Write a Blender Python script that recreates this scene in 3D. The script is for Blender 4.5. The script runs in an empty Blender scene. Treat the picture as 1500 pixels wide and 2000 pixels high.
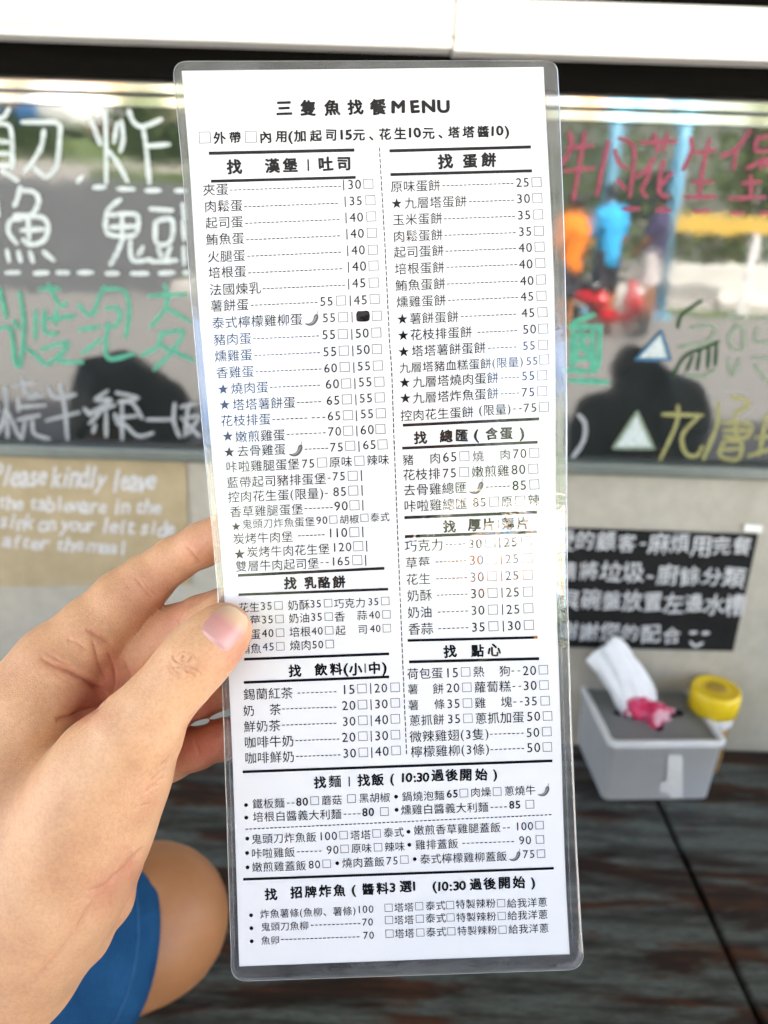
import bpy, bmesh, math, random
import numpy as np
from mathutils import Vector, Matrix, Euler

R = math.radians
SC = bpy.context.scene
COL = SC.collection
rng = random.Random(7)

# ------------------------------------------------------------------ camera
FPX = 1502.0                       # focal length in photo pixels (photo is 1500 x 2000)
CAM_Z = 1.38                       # eye of the phone above the ground
camd = bpy.data.cameras.new('camera')
cam = bpy.data.objects.new('camera', camd)
COL.objects.link(cam)
SC.camera = cam
camd.sensor_fit = 'VERTICAL'
camd.sensor_height = 34.62
camd.lens = 34.62 * FPX / 2000.0
camd.clip_start = 0.01
camd.clip_end = 500
CAM_ROT = Euler((R(90 - 21.8), 0, 0)).to_matrix() @ Matrix.Rotation(R(1.8), 3, 'Z')
cam.matrix_world = Matrix.Translation((0, 0, CAM_Z)) @ CAM_ROT.to_4x4()
camd.dof.use_dof = True
camd.dof.focus_distance = 0.234
camd.dof.aperture_fstop = 10.5
camd.dof.aperture_blades = 0

# ------------------------------------------------------------------ sky, sun, exposure
SUN_EL, SUN_AZ = 56.0, 28.0        # azimuth clockwise from +Y: from beyond the wall, so the counter lies in the shade and the street is lit
world = bpy.data.worlds.new('World')
SC.world = world
world.use_nodes = True
wn = world.node_tree
wn.nodes.clear()
sky = wn.nodes.new('ShaderNodeTexSky')
sky.sky_type = 'NISHITA'
sky.sun_disc = False
sky.sun_elevation = R(SUN_EL)
sky.sun_rotation = R(SUN_AZ)
sky.air_density = 0.7
sky.dust_density = 5.0
sky.ozone_density = 0.3
bg = wn.nodes.new('ShaderNodeBackground')
bg.inputs['Strength'].default_value = 0.15
wo = wn.nodes.new('ShaderNodeOutputWorld')
wn.links.new(sky.outputs[0], bg.inputs[0])
wn.links.new(bg.outputs[0], wo.inputs[0])

sund = bpy.data.lights.new('sun', 'SUN')
sund.energy = 4.5
sund.angle = R(0.5)
sund.color = (1.0, 0.95, 0.88)
sun = bpy.data.objects.new('sun', sund)
COL.objects.link(sun)
_d = Vector((math.sin(R(SUN_AZ)) * math.cos(R(SUN_EL)), math.cos(R(SUN_AZ)) * math.cos(R(SUN_EL)), math.sin(R(SUN_EL))))
sun.rotation_euler = (-_d).to_track_quat('-Z', 'Y').to_euler()
sun.location = (0, -3, 6)

SC.view_settings.view_transform = 'Standard'
SC.view_settings.look = 'None'
SC.view_settings.exposure = 3.8
SC.view_settings.gamma = 1.0
SC.view_settings.use_curve_mapping = False
SC.render.engine = 'CYCLES'
SC.cycles.use_denoising = True
SC.cycles.max_bounces = 10
SC.cycles.transparent_max_bounces = 16
SC.cycles.caustics_reflective = False
SC.cycles.caustics_refractive = False

# ------------------------------------------------------------------ helpers
C0 = Vector((0, 0, CAM_Z))

def cam2w(X, Y, Z):
    """camera metres (x right, y up, z forward) -> world"""
    return C0 + CAM_ROT @ Vector((X, Y, -Z))

def px2w(px, py, z):
    """photo pixel at depth z metres -> world"""
    return cam2w((px - 750) / FPX * z, -(py - 1000) / FPX * z, z)

def proj(p):
    q = CAM_ROT.transposed() @ (Vector(p) - C0)
    return 750 + FPX * q.x / -q.z, 1000 - FPX * q.y / -q.z

def ray(px, py):
    return (CAM_ROT @ Vector(((px - 750) / FPX, -(py - 1000) / FPX, -1))).normalized()

def hit(px, py, p0, n):
    d = ray(px, py)
    return C0 + d * ((p0 - C0).dot(n) / d.dot(n))

def link(o, parent=None):
    COL.objects.link(o)
    if parent is not None:
        o.parent = parent
    return o

def tag(o, label=None, cat=None, group=None, kind=None):
    if label: o['label'] = label
    if cat: o['category'] = cat
    if group: o['group'] = group
    if kind: o['kind'] = kind
    return o

def empty(name, loc, label=None, cat=None, group=None, rotz=0):
    o = bpy.data.objects.new(name, None)
    o.empty_display_size = 0.02
    o.location = loc
    o.rotation_euler = (0, 0, rotz)
    link(o)
    return tag(o, label, cat, group)

def mesh_obj(name, verts, faces, mat, parent=None, smooth=False, origin=None):
    """verts in world space; with a parent they are made relative to it"""
    if parent is not None:
        inv = parent_inv(parent)
        verts = [inv @ Vector(v) for v in verts]
    loc = None
    if origin is not None and parent is None:
        loc = Vector(origin)
        verts = [Vector(v) - loc for v in verts]
    me = bpy.data.meshes.new(name)
    me.from_pydata([tuple(v) for v in verts], [], faces)
    me.update()
    if smooth:
        me.polygons.foreach_set('use_smooth', [True] * len(me.polygons))
    if mat is not None:
        me.materials.append(mat)
    o = bpy.data.objects.new(name, me)
    link(o, parent)
    if loc is not None:
        o.location = loc
    return o

def parent_inv(p):
    m = Matrix.Identity(4)
    chain = []
    while p is not None:
        chain.append(p)
        p = p.parent
    for q in reversed(chain):
        m = m @ (Matrix.Translation(q.location) @ q.rotation_euler.to_matrix().to_4x4())
    return m.inverted()

class MB:
    """collects simple solids as ONE mesh, in world space"""
    def __init__(s):
        s.v = []; s.f = []
    def add(s, vs, fs):
        k = len(s.v)
        s.v += [Vector(v) for v in vs]
        s.f += [tuple(i + k for i in f) for f in fs]
    def box(s, x0, x1, y0, y1, z0, z1, m=None, bevel=0.0):
        bm = bmesh.new()
        bmesh.ops.create_cube(bm, size=1)
        for v in bm.verts:
            v.co = Vector(((x0 + x1) / 2 + v.co.x * (x1 - x0), (y0 + y1) / 2 + v.co.y * (y1 - y0), (z0 + z1) / 2 + v.co.z * (z1 - z0)))
        if bevel:
            bmesh.ops.bevel(bm, geom=bm.edges[:], offset=bevel, segments=2, affect='EDGES', profile=0.5)
        s.bm(bm, m)
    def bm(s, bm, m=None):
        bm.verts.index_update()
        s.add([(m @ v.co if m is not None else v.co.copy()) for v in bm.verts], [[v.index for v in f.verts] for f in bm.faces])
        bm.free()
    def tube(s, pts, rads, n=10, caps=True):
        pts = [Vector(p) for p in pts]
        if not hasattr(rads, '__len__'):
            rads = [rads] * len(pts)
        rings = []
        up = Vector((0, 0, 1))
        for i, p in enumerate(pts):
            t = (pts[min(i + 1, len(pts) - 1)] - pts[max(i - 1, 0)]).normalized()
            a = t.cross(up)
            if a.length < 1e-3: a = t.cross(Vector((1, 0, 0)))
            a.normalize(); b = t.cross(a)
            rings.append([p + (a * math.cos(2 * math.pi * k / n) + b * math.sin(2 * math.pi * k / n)) * rads[i] for k in range(n)])
        vs = [v for r in rings for v in r]
        fs = []
        for i in range(len(pts) - 1):
            for k in range(n):
                fs.append((i * n + k, i * n + (k + 1) % n, (i + 1) * n + (k + 1) % n, (i + 1) * n + k))
        if caps:
            fs.append(tuple(range(n))[::-1]); fs.append(tuple((len(pts) - 1) * n + k for k in range(n)))
        s.add(vs, fs)
    def lathe(s, prof, c, n=32, axis=None):
        c = Vector(c)
        vs = []; fs = []
        for r, z in prof:
            for k in range(n):
                a = 2 * math.pi * k / n
                vs.append(c + Vector((r * math.cos(a), r * math.sin(a), z)))
        for i in range(len(prof) - 1):
            for k in range(n):
                fs.append((i * n + k, i * n + (k + 1) % n, (i + 1) * n + (k + 1) % n, (i + 1) * n + k))
        fs.append(tuple(range(n))[::-1]); fs.append(tuple((len(prof) - 1) * n + k for k in range(n)))
        s.add(vs, fs)
    def build(s, name, mat, parent=None, smooth=False, origin=None):
        return mesh_obj(name, s.v, s.f, mat, parent, smooth, origin)

# ------------------------------------------------------------------ materials
def new_mat(name):
    m = bpy.data.materials.new(name)
    m.use_nodes = True
    return m, m.node_tree.nodes, m.node_tree.links, m.node_tree.nodes['Principled BSDF']

def noise(n, l, scale, detail=4, rough=0.55, vec=None, dist=0.0):
    t = n.new('ShaderNodeTexNoise')
    t.inputs['Scale'].default_value = scale
    t.inputs['Detail'].default_value = detail
    t.inputs['Roughness'].default_value = rough
    t.inputs['Distortion'].default_value = dist
    if vec is not None: l.new(vec, t.inputs['Vector'])
    return t

def coords(n, l, scale=(1, 1, 1), rot=(0, 0, 0), kind='Object'):
    tc = n.new('ShaderNodeTexCoord')
    mp = n.new('ShaderNodeMapping')
    mp.inputs['Scale'].default_value = scale
    mp.inputs['Rotation'].default_value = rot
    l.new(tc.outputs[kind], mp.inputs['Vector'])
    return mp.outputs[0]

def ramp(n, l, src, stops):
    r = n.new('ShaderNodeValToRGB')
    els = r.color_ramp.elements
    while len(els) < len(stops): els.new(0.5)
    for e, (p, c) in zip(els, stops):
        e.position = p
        e.color = (*c, 1) if len(c) == 3 else c
    l.new(src, r.inputs[0])
    return r.outputs[0]

def bump(n, l, src, strength, dist=0.001, normal=None):
    b = n.new('ShaderNodeBump')
    b.inputs['Strength'].default_value = strength
    b.inputs['Distance'].default_value = dist
    l.new(src, b.inputs['Height'])
    if normal is not None: l.new(normal, b.inputs['Normal'])
    return b.outputs[0]

def simple(name, col, rough=0.6, var=0.12, scale=30, spec=0.5, metal=0.0, bmp=0.0, bdist=0.001, coat=0.0):
    """a plain surface with a little uneven colour and roughness"""
    m, n, l, b = new_mat(name)
    v = coords(n, l)
    t = noise(n, l, scale, 5, 0.6, v)
    lo = tuple(c * (1 - var) for c in col); hi = tuple(min(1, c * (1 + var)) for c in col)
    l.new(ramp(n, l, t.outputs['Fac'], [(0.3, lo), (0.7, hi)]), b.inputs['Base Color'])
    b.inputs['Roughness'].default_value = rough
    b.inputs['Specular IOR Level'].default_value = spec
    b.inputs['Metallic'].default_value = metal
    b.inputs['Coat Weight'].default_value = coat
    if bmp:
        l.new(bump(n, l, t.outputs['Fac'], bmp, bdist), b.inputs['Normal'])
    return m

# ------------------------------------------------------------------ implicit surfaces (hands, people): smooth union + surface nets
def sd_cone(P, a, b, ra, rb):
    a = np.asarray(a, np.float32); b = np.asarray(b, np.float32)
    ab = b - a
    t = np.clip(((P - a) @ ab) / max(float(ab @ ab), 1e-12), 0, 1)
    return np.linalg.norm(P - a - t[..., None] * ab, axis=-1) - (ra + t * (rb - ra))

def smin(a, b, k):
    if k <= 0: return np.minimum(a, b)
    h = np.clip(0.5 + 0.5 * (b - a) / k, 0, 1)
    return b + (a - b) * h - k * h * (1 - h)

def chain(P, pts, k):
    """pts: rows (x, y, z, r)"""
    d = None
    if len(pts) == 1:
        return np.linalg.norm(P - np.asarray(pts[0][:3], np.float32), axis=-1) - pts[0][3]
    for p, q in zip(pts[:-1], pts[1:]):
        e = sd_cone(P, p[:3], q[:3], p[3], q[3])
        d = e if d is None else smin(d, e, k)
    return d

def surface_nets(fn, lo, hi, h):
    lo = np.asarray(lo, np.float32); hi = np.asarray(hi, np.float32)
    n = np.ceil((hi - lo) / h).astype(int) + 1
    D = np.empty(n, np.float32)
    B = 14
    ax = [lo[i] + h * np.arange(n[i], dtype=np.float32) for i in range(3)]
    st = [list(range(0, n[i], B)) for i in range(3)]
    cen = [np.array([ax[i][a0:a0 + B].mean() for a0 in st[i]], np.float32) for i in range(3)]
    Dc = fn(np.stack(np.meshgrid(*cen, indexing='ij'), -1))
    lim = h * B * 0.5 * 1.75 * 1.25 + 2 * h
    for i, x0 in enumerate(st[0]):
        for j, y0 in enumerate(st[1]):
            for k, z0 in enumerate(st[2]):
                sl_ = (slice(x0, x0 + B), slice(y0, y0 + B), slice(z0, z0 + B))
                if abs(Dc[i, j, k]) > lim:
                    D[sl_] = Dc[i, j, k]
                else:
                    D[sl_] = fn(np.stack(np.meshgrid(ax[0][sl_[0]], ax[1][sl_[1]], ax[2][sl_[2]], indexing='ij'), -1))
    S = D < 0
    corners = [(i, j, k) for i in (0, 1) for j in (0, 1) for k in (0, 1)]
    sl = lambda A, o: A[o[0]:A.shape[0] - 1 + o[0], o[1]:A.shape[1] - 1 + o[1], o[2]:A.shape[2] - 1 + o[2]]
    cnt = sum(sl(S, o).astype(np.int8) for o in corners)
    act = (cnt > 0) & (cnt < 8)
    idx = np.full(act.shape, -1, np.int64)
    cells = np.argwhere(act)
    idx[act] = np.arange(len(cells))
    acc = np.zeros((len(cells), 3), np.float64); wt = np.zeros(len(cells))
    for a in corners:
        for ax in range(3):
            if a[ax] == 1: continue
            b = list(a); b[ax] = 1
            ca = cells + np.array(a); cb = cells + np.array(b)
            da = D[ca[:, 0], ca[:, 1], ca[:, 2]].astype(np.float64); db = D[cb[:, 0], cb[:, 1], cb[:, 2]].astype(np.float64)
            m = (da < 0) != (db < 0)
            t = np.where(m, da / np.where(m, da - db, 1), 0)
            p = ca + t[:, None] * (np.array(b) - np.array(a))
            acc[m] += p[m]; wt[m] += 1
    V = lo + h * (acc / wt[:, None])
    F = []
    for ax in range(3):
        o = [0, 0, 0]; o[ax] = 1
        A = S[:S.shape[0] - o[0], :S.shape[1] - o[1], :S.shape[2] - o[2]]
        B = S[o[0]:, o[1]:, o[2]:]
        e = np.argwhere(A != B)
        u, w = (ax + 1) % 3, (ax + 2) % 3
        ok = (e[:, u] > 0) & (e[:, w] > 0) & (e[:, u] < S.shape[u] - 1) & (e[:, w] < S.shape[w] - 1)
        e = e[ok]
        ins = S[e[:, 0], e[:, 1], e[:, 2]]
        q = []
        for du, dw in ((-1, -1), (0, -1), (0, 0), (-1, 0)):
            c = e.copy(); c[:, u] += du; c[:, w] += dw
            q.append(idx[c[:, 0], c[:, 1], c[:, 2]])
        q = np.stack(q, 1)
        q[~ins] = q[~ins][:, ::-1]
        F.append(q)
    F = np.concatenate(F)
    return V, F[(F >= 0).all(1)]

def np_mesh(name, V, F, mat, parent=None, smooth=True):
    if parent is not None:
        inv = np.array(parent_inv(parent))
        V = V @ inv[:3, :3].T + inv[:3, 3]
    me = bpy.data.meshes.new(name)
    me.from_pydata(V.tolist(), [], F.tolist())
    me.update()
    if smooth:
        me.polygons.foreach_set('use_smooth', [True] * len(me.polygons))
    me.materials.append(mat)
    return link(bpy.data.objects.new(name, me), parent)
# ================================================================== THE PLACE: counter, wall, board
D = 0.745                          # wall plane
WN = Vector((0, -1, 0))
def on_y(px, py, y): return hit(px, py, Vector((0, y, 0)), Vector((0, 1, 0)))
def on_z(px, py, z): return hit(px, py, Vector((0, 0, z)), Vector((0, 0, 1)))

TABLE = on_y(1460, 1464, D).z       # counter top: where it meets the wall in the photo

# --- concrete wall
m_wall, n, l, b = new_mat('grey_plaster')
v = coords(n, l)
t1 = noise(n, l, 6, 6, 0.6, v); t2 = noise(n, l, 60, 5, 0.65, v)
mx = n.new('ShaderNodeMix'); mx.data_type = 'RGBA'; mx.inputs[0].default_value = 0.4
l.new(ramp(n, l, t1.outputs['Fac'], [(0.28, (0.31, 0.285, 0.22)), (0.45, (0.42, 0.385, 0.305)), (0.7, (0.49, 0.455, 0.37))]), mx.inputs[6])
l.new(ramp(n, l, t2.outputs['Fac'], [(0.3, (0.33, 0.305, 0.24)), (0.65, (0.50, 0.465, 0.38))]), mx.inputs[7])
l.new(mx.outputs[2], b.inputs['Base Color'])
b.inputs['Roughness'].default_value = 0.75
l.new(bump(n, l, t2.outputs['Fac'], 0.35, 0.002), b.inputs['Normal'])
mb = MB(); mb.box(-3.2, 3.2, D, D + 0.15, 0.004, 1.46)
wall = mb.build('plaster_wall', m_wall, origin=(0, D + 0.07, 0))
tag(wall, 'beige grey plaster wall below the blackboard, behind the counter', 'wall')

# --- white fascia boards above the board (two boards butted together)
m_fascia, n, l, b = new_mat('white_board_paint')
v = coords(n, l, (2.0, 30, 30))
t1 = noise(n, l, 4, 5, 0.6, v)
l.new(ramp(n, l, t1.outputs['Fac'], [(0.35, (0.80, 0.79, 0.74)), (0.65, (0.88, 0.87, 0.83))]), b.inputs['Base Color'])
b.inputs['Roughness'].default_value = 0.45
yF = D - 0.055
xj = on_y(885, 90, yF).x
zl = on_y(200, 76, yF).z; zl2 = on_y(600, 86, yF).z
zr = on_y(1060, 102, yF).z; zr2 = on_y(1400, 114, yF).z
zt = on_y(1280, 6, yF).z
def fascia(x0, x1, z0, z1, yf, lab):
    mb = MB()
    gz = z0 + 0.0085
    mb.box(x0, x1, yf, yf + 0.03, z0, gz - 0.0015, bevel=0.001)
    mb.box(x0, x1, yf + 0.0035, yf + 0.03, gz - 0.0015, gz, bevel=0.0003)
    mb.box(x0, x1, yf, yf + 0.03, gz, z1, bevel=0.0015)
    o = mb.build('fascia_board', m_fascia, origin=((x0 + x1) / 2, yf, z0))
    return tag(o, lab, 'board', 'white boards under the eaves')
fascia(-2.6, xj - 0.0006, (zl + zl2) / 2, zt + 0.03, yF - 0.003, 'taller white painted board above the blackboard, its top outside the photo')
fascia(xj + 0.0006, 2.6, (zr + zr2) / 2 - 0.001, zt, yF, 'lower white painted board above the pink chalk writing, dark strip over it')

# dark painted header below the white boards; near-black colour stands for the gap's shade
m_header, n, l, b = new_mat('near_black_wood')
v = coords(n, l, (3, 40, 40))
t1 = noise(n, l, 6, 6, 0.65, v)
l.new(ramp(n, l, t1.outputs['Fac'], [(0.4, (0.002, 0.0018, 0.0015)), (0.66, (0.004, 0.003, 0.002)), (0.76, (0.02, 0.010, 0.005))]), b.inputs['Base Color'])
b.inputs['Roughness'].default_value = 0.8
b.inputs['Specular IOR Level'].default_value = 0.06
m_brown = simple('brown_wood', (0.06, 0.045, 0.03), 0.6, 0.3, 40)
mb = MB(); mb.box(-2.6, 2.6, D - 0.07, D - 0.022, zt + 0.0325, zt + 0.09, bevel=0.002)
mb.build('ledge_strip', m_brown, origin=(0, D - 0.05, zt + 0.05))
mb = MB(); mb.box(-2.9, 2.9, D - 0.015, D + 0.1, zt + 0.252, 2.548)  # unseen wall added up to the roof to block the sun
tag(mb.build('added_upper_wall', m_wall, origin=(0, D + 0.05, 2.2)), 'grey plaster wall above the white boards, up to the porch roof', 'wall')
tag(bpy.data.objects['ledge_strip'], 'dark brown timber strip at the very top of the white boards', 'timber strip')

# --- blackboard, leaning forward a little so that it mirrors the street
TILT = R(0.3)
BN = Vector((0, -math.cos(TILT), -math.sin(TILT)))            # board normal
zb0 = on_y(750, 890, D - 0.012).z
BP = Vector((0, D - 0.012, zb0))                               # point on the board face at its foot
BU = Vector((0, -math.sin(TILT), math.cos(TILT)))             # up along the board
BX = Vector((1, 0, 0))
def on_board(px, py, off=0.0): return hit(px, py, BP + BN * off, BN)
def bcoord(px, py):
    p = on_board(px, py) - BP
    return p.x, p.dot(BU)
def bpt(x, u, off=0.0): return BP + BX * x + BU * u + BN * off
def refl(px, py, y):
    """the world point at depth y behind the camera whose mirror image in the board shows at this photo pixel"""
    p = on_board(px, py); d = ray(px, py)
    r = d - 2 * d.dot(BN) * BN
    return p + r * ((y - p.y) / r.y)

bxl, bxr = -1.25, 1.25
u_top = bcoord(750, 226)[1]        # lower edge of the upper rail
u_rail = bcoord(750, 203)[1]
u_cap = bcoord(750, 177)[1]

m_board, n, l, b = new_mat('glossy_blackboard')
v = coords(n, l)
t1 = noise(n, l, 5, 4, 0.6, v); t2 = noise(n, l, 2.2, 2, 0.5, v); t3 = noise(n, l, 22, 3, 0.5, v); t4 = noise(n, l, 7, 5, 0.65, v, 1.2)
l.new(ramp(n, l, t1.outputs['Fac'], [(0.3, (0.010, 0.012, 0.012)), (0.7, (0.024, 0.028, 0.027))]), b.inputs['Base Color'])
l.new(ramp(n, l, t4.outputs['Fac'], [(0.4, (0.025, 0.025, 0.025)), (0.66, (0.065, 0.065, 0.065))]), b.inputs['Roughness'])
b.inputs['IOR'].default_value = 1.72
l.new(bump(n, l, t3.outputs['Fac'], 0.08, 0.0012, bump(n, l, t2.outputs['Fac'], 0.12, 0.004)), b.inputs['Normal'])
m_rail, n, l, b = new_mat('polished_aluminium')
b.inputs['Base Color'].default_value = (0.42, 0.43, 0.41, 1)
b.inputs['Metallic'].default_value = 0.85
b.inputs['Roughness'].default_value = 0.07
m_sill = simple('grey_green_aluminium', (0.16, 0.18, 0.16), 0.35, 0.08, 60, metal=0.3)

board = empty('blackboard', bpt(0, 0), 'long glossy blackboard with handwritten chalk dishes, mirroring the street', 'blackboard')
def slab(x0, x1, u0, u1, o0, o1, bev=0.0):
    mb = MB()
    M = Matrix.Translation(BP) @ Matrix((BX, BU, BN)).transposed().to_4x4()
    mb.box(x0, x1, u0, u1, o0, o1, m=M, bevel=bev)
    return mb
slab(bxl, bxr, 0.004, u_rail - 0.001, -0.006, 0.0).build('writing_surface', m_board, board)
slab(bxl, bxr, u_top, u_rail, 0.0005, 0.004, 0.0008).build('upper_rail', m_rail, board)
slab(bxl, bxr, u_rail + 0.0005, u_cap, -0.006, 0.009, 0.0015).build('top_frame', m_rail, board)
slab(bxl, bxr, -0.010, 0.0035, -0.008, 0.014, 0.003).build('bottom_frame', m_sill, board)

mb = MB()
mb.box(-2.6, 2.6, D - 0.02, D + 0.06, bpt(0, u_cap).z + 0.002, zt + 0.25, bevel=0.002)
hd = mb.build('shaded_gap_plank', m_header, origin=(0, D, 1.5))
tag(hd, 'dark timber plank painted black as the shaded gap between the white boards and the blackboard', 'beam')

# --- chalk writing: every stroke a flat ribbon on the board, traced from the photo
def chalk_mat(name, col):
    m, n, l, b = new_mat(name)
    v = coords(n, l)
    t = noise(n, l, 260, 3, 0.7, v)
    l.new(ramp(n, l, t.outputs['Fac'], [(0.36, tuple(c * 0.72 for c in col)), (0.55, col)]), b.inputs['Base Color'])
    b.inputs['Roughness'].default_value = 0.85
    b.inputs['Specular IOR Level'].default_value = 0.1
    return m
_stroke_no = [0]
def smooth_line(pts, sub=5):
    P = [Vector((p[0], p[1], 0)) for p in pts]
    if len(P) == 2:
        return [P[0].lerp(P[1], k / 3) for k in range(4)]
    out = []
    for i in range(len(P) - 1):
        p0 = P[max(i - 1, 0)]; p1 = P[i]; p2 = P[i + 1]; p3 = P[min(i + 2, len(P) - 1)]
        for k in range(sub):
            t = k / sub
            out.append(0.5 * ((2 * p1) + (p2 - p0) * t + (2 * p0 - 5 * p1 + 4 * p2 - p3) * t * t + (3 * p1 - p0 - 3 * p2 + p3) * t ** 3))
    out.append(P[-1])
    return out
def ribbon(mb, pts, w, place):
    """pts in photo pixels, w half width in pixels, place(px, py, off) -> world"""
    _stroke_no[0] += 1
    off = 0.0004 + 0.000012 * (_stroke_no[0] % 60)
    L = smooth_line(pts)
    vs = []; fs = []
    nL = len(L)
    for i, p in enumerate(L):
        t = (L[min(i + 1, nL - 1)] - L[max(i - 1, 0)])
        if t.length < 1e-6: t = Vector((1, 0, 0))
        t.normalize()
        a = Vector((-t.y, t.x, 0))
        ww = w * (0.86 + 0.28 * rng.random()) * (0.8 if i in (0, nL - 1) else 1)
        vs += [place(p.x + a.x * ww, p.y + a.y * ww, off), place(p.x - a.x * ww, p.y - a.y * ww, off)]
        if i: fs.append((2 * i - 2, 2 * i - 1, 2 * i + 1, 2 * i))
    # round ends
    for e, s in ((0, -1), (nL - 1, 1)):
        p = L[e]; t = (L[min(e + 1, nL - 1)] - L[max(e - 1, 0)])
        if t.length < 1e-6: t = Vector((1, 0, 0))
        t = t.normalized() * s; a = Vector((-t.y, t.x, 0))
        k0 = len(vs)
        ring = [p + (a * math.cos(q) + t * math.sin(q)) * w * 0.8 for q in [math.pi * j / 6 for j in range(7)]]
        vs += [place(r.x, r.y, off) for r in ring]
        fs.append(tuple(range(k0, k0 + 7)))
    mb.add(vs, fs)
def strokes(name, data, sx, sy, sc, w, mat, lab=None):
    mb = MB()
    for s in data:
        ribbon(mb, [(sx + x * sc, sy + y * sc) for x, y in s], w, on_board)
    o = mb.build(name, mat, board)
    if lab: o['label'] = lab
    return o
def P(s):
    return [[tuple(float(q) for q in p.split(',')) for p in line.split()] for line in s.strip().split('\n') if line.strip()]
c_white = chalk_mat('white_chalk', (0.62, 0.68, 0.67)); c_thin = chalk_mat('thin_white_chalk', (0.36, 0.38, 0.39)); c_green = chalk_mat('green_chalk', (0.10, 0.38, 0.26))
c_pink = chalk_mat('pink_chalk', (0.30, 0.075, 0.11)); c_yellow = chalk_mat('yellow_chalk', (0.32, 0.31, 0.13))
c_pale = chalk_mat('pale_green_chalk', (0.24, 0.30, 0.22)); c_blue = chalk_mat('blue_chalk', (0.05, 0.15, 0.25)); c_leaf = chalk_mat('leaf_green_chalk', (0.02, 0.07, 0.025))
strokes('white_dish_writing', P('''
-40,810 55,815 78,900 80,1000 80,1100
-30,920 68,925
-30,1000 72,1000
-30,1070 62,1080
15,1110 60,1140 115,1175
-30,770 20,765 60,710
145,795 260,795 380,805 388,900 368,1080 310,1152 270,1135 220,1090
285,850 270,950 220,1040 160,1120
505,1185 535,1150
592,785 620,850 655,940
683,695 690,900 692,1190
762,800 742,925
790,785 802,900 785,985
695,975 760,1050 830,1180
838,720 870,795 930,822 1050,778
932,835 950,950 972,1190
970,950 1100,940
-40,1240 -10,1400
612,1220 680,1218
770,1230 870,1232
952,1240 1040,1240
1145,1242 1205,1242
132,1220 115,1290 95,1340
132,1240 220,1250 252,1310 205,1395 95,1400
140,1425 70,1435 55,1510 110,1585
152,1420 260,1410 312,1460 290,1560 205,1592 150,1560
182,1425 190,1560
140,1500 300,1490
45,1630 60,1700
120,1640 135,1700
195,1640 215,1705
285,1640 350,1695
782,1300 705,1365 680,1470
690,1420 705,1522 870,1532 902,1440 870,1392 712,1400
795,1420 795,1530
720,1480 890,1472
800,1560 760,1650 720,1720
850,1570 850,1660 880,1700 980,1690
930,1610 900,1660
980,1360 1120,1370
1012,1440 1120,1432 1110,1570 1020,1582 1012,1440
1030,1620 1050,1670
1110,1610 1080,1680
990,1705 1150,1695
1190,1330 1200,1420
1190,1440 1200,1560
1195,1610 1200,1720
45,1775 125,1775
228,1780 310,1775
375,1775 445,1775
512,1775 600,1775
695,1780 765,1780
860,1780 960,1780
1040,1780 1130,1775
1200,1775 1225,1775
'''), 0, 0, 0.3, 4.6, c_white, 'large white chalk strokes in the upper left of the blackboard')
strokes('green_dish_writing', P('''
0,240 20,330 35,400
-60,300 -50,420
0,460 60,470 82,640 112,660 132,450 110,260
75,420 100,460
130,560 200,610 270,660 380,540 230,580
200,360 195,520
220,240 330,240
270,215 330,330 370,320
250,360 250,480 320,490
240,410 400,400
310,360 312,440
330,400 420,390
378,560 330,640 460,650
440,330 500,390 540,330
580,230 545,310 520,385
580,240 690,252 720,350 702,510
590,350 660,352 662,430 590,462
600,430 590,590 625,632 752,600
440,470 550,452
460,600 560,522
830,280 1040,270
920,220 930,330 840,455
930,350 1060,422
900,480 880,560 790,612
910,490 1020,480 960,590 860,690
900,560 1080,640
'''), 0, 480, 0.35, 4.2, c_green, 'mint green chalk writing')
strokes('white_lower_writing', P('''
30,790 38,930 42,1070
-30,850 -10,930
30,900 10,1000 -20,1060
45,930 110,1072
80,780 190,765
122,740 150,830 210,826
100,850 104,920
160,850 240,840
110,900 255,890
100,972 220,945
140,980 122,1080
180,970 192,1050 275,1076
270,790 312,850 420,830
335,770 360,900 376,1080
260,975 440,930
470,908 505,945
600,810 530,862 622,860 510,932 640,890
560,930 500,992
592,930 592,1062
532,1000 520,1040
640,940 662,1000
650,820 770,850 660,872
680,880 682,1080
682,870 740,880 792,962
640,960 760,950
700,1000 770,1062 852,1045
820,970 952,970
975,880 970,980 1002,1066
1010,900 1095,880
1050,890 1030,1062
1060,960 1112,950 1050,1050
1012,960 1112,1062
'''), 0, 480, 0.35, 3.8, c_thin, 'white chalk writing along the foot of the blackboard')
strokes('pink_dish_writing', P('''
180,880 190,980 130,1090
170,985 330,970
282,880 245,1100 205,1330
140,1140 340,1120
440,940 402,1100 360,1300
510,920 582,950 612,1030 580,1310
480,1000 510,1090 560,1120
500,1200 548,1260
650,950 890,940
745,890 768,1010
832,890 800,1000
742,1050 690,1130 620,1180
712,1090 702,1180 662,1260 692,1310
802,1070 772,1270 832,1310
862,1150 782,1240
985,920 992,1000 935,1130
1010,1020 1150,1000
1112,930 1072,1100 1040,1310
1000,1215 1132,1210
950,1312 1150,1310
1380,870 1290,990 1190,1040
1292,1000 1270,1125
1430,920 1420,1000 1520,1000
1430,920 1520,905
1360,1122 1440,1080 1520,1060
1462,1050 1452,1122
1480,1090 1530,1120
1330,1220 1450,1210
1386,1170 1386,1310
1240,1322 1480,1312
-60,900 -20,1000 -70,1080
540,1395 640,1390
760,1400 850,1400
1010,1410 1112,1405
1260,1420 1342,1420
1450,1420 1520,1420
'''), 1060, 0, 0.2933, 4.2, c_pink, 'dusty pink chalk writing')
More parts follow.
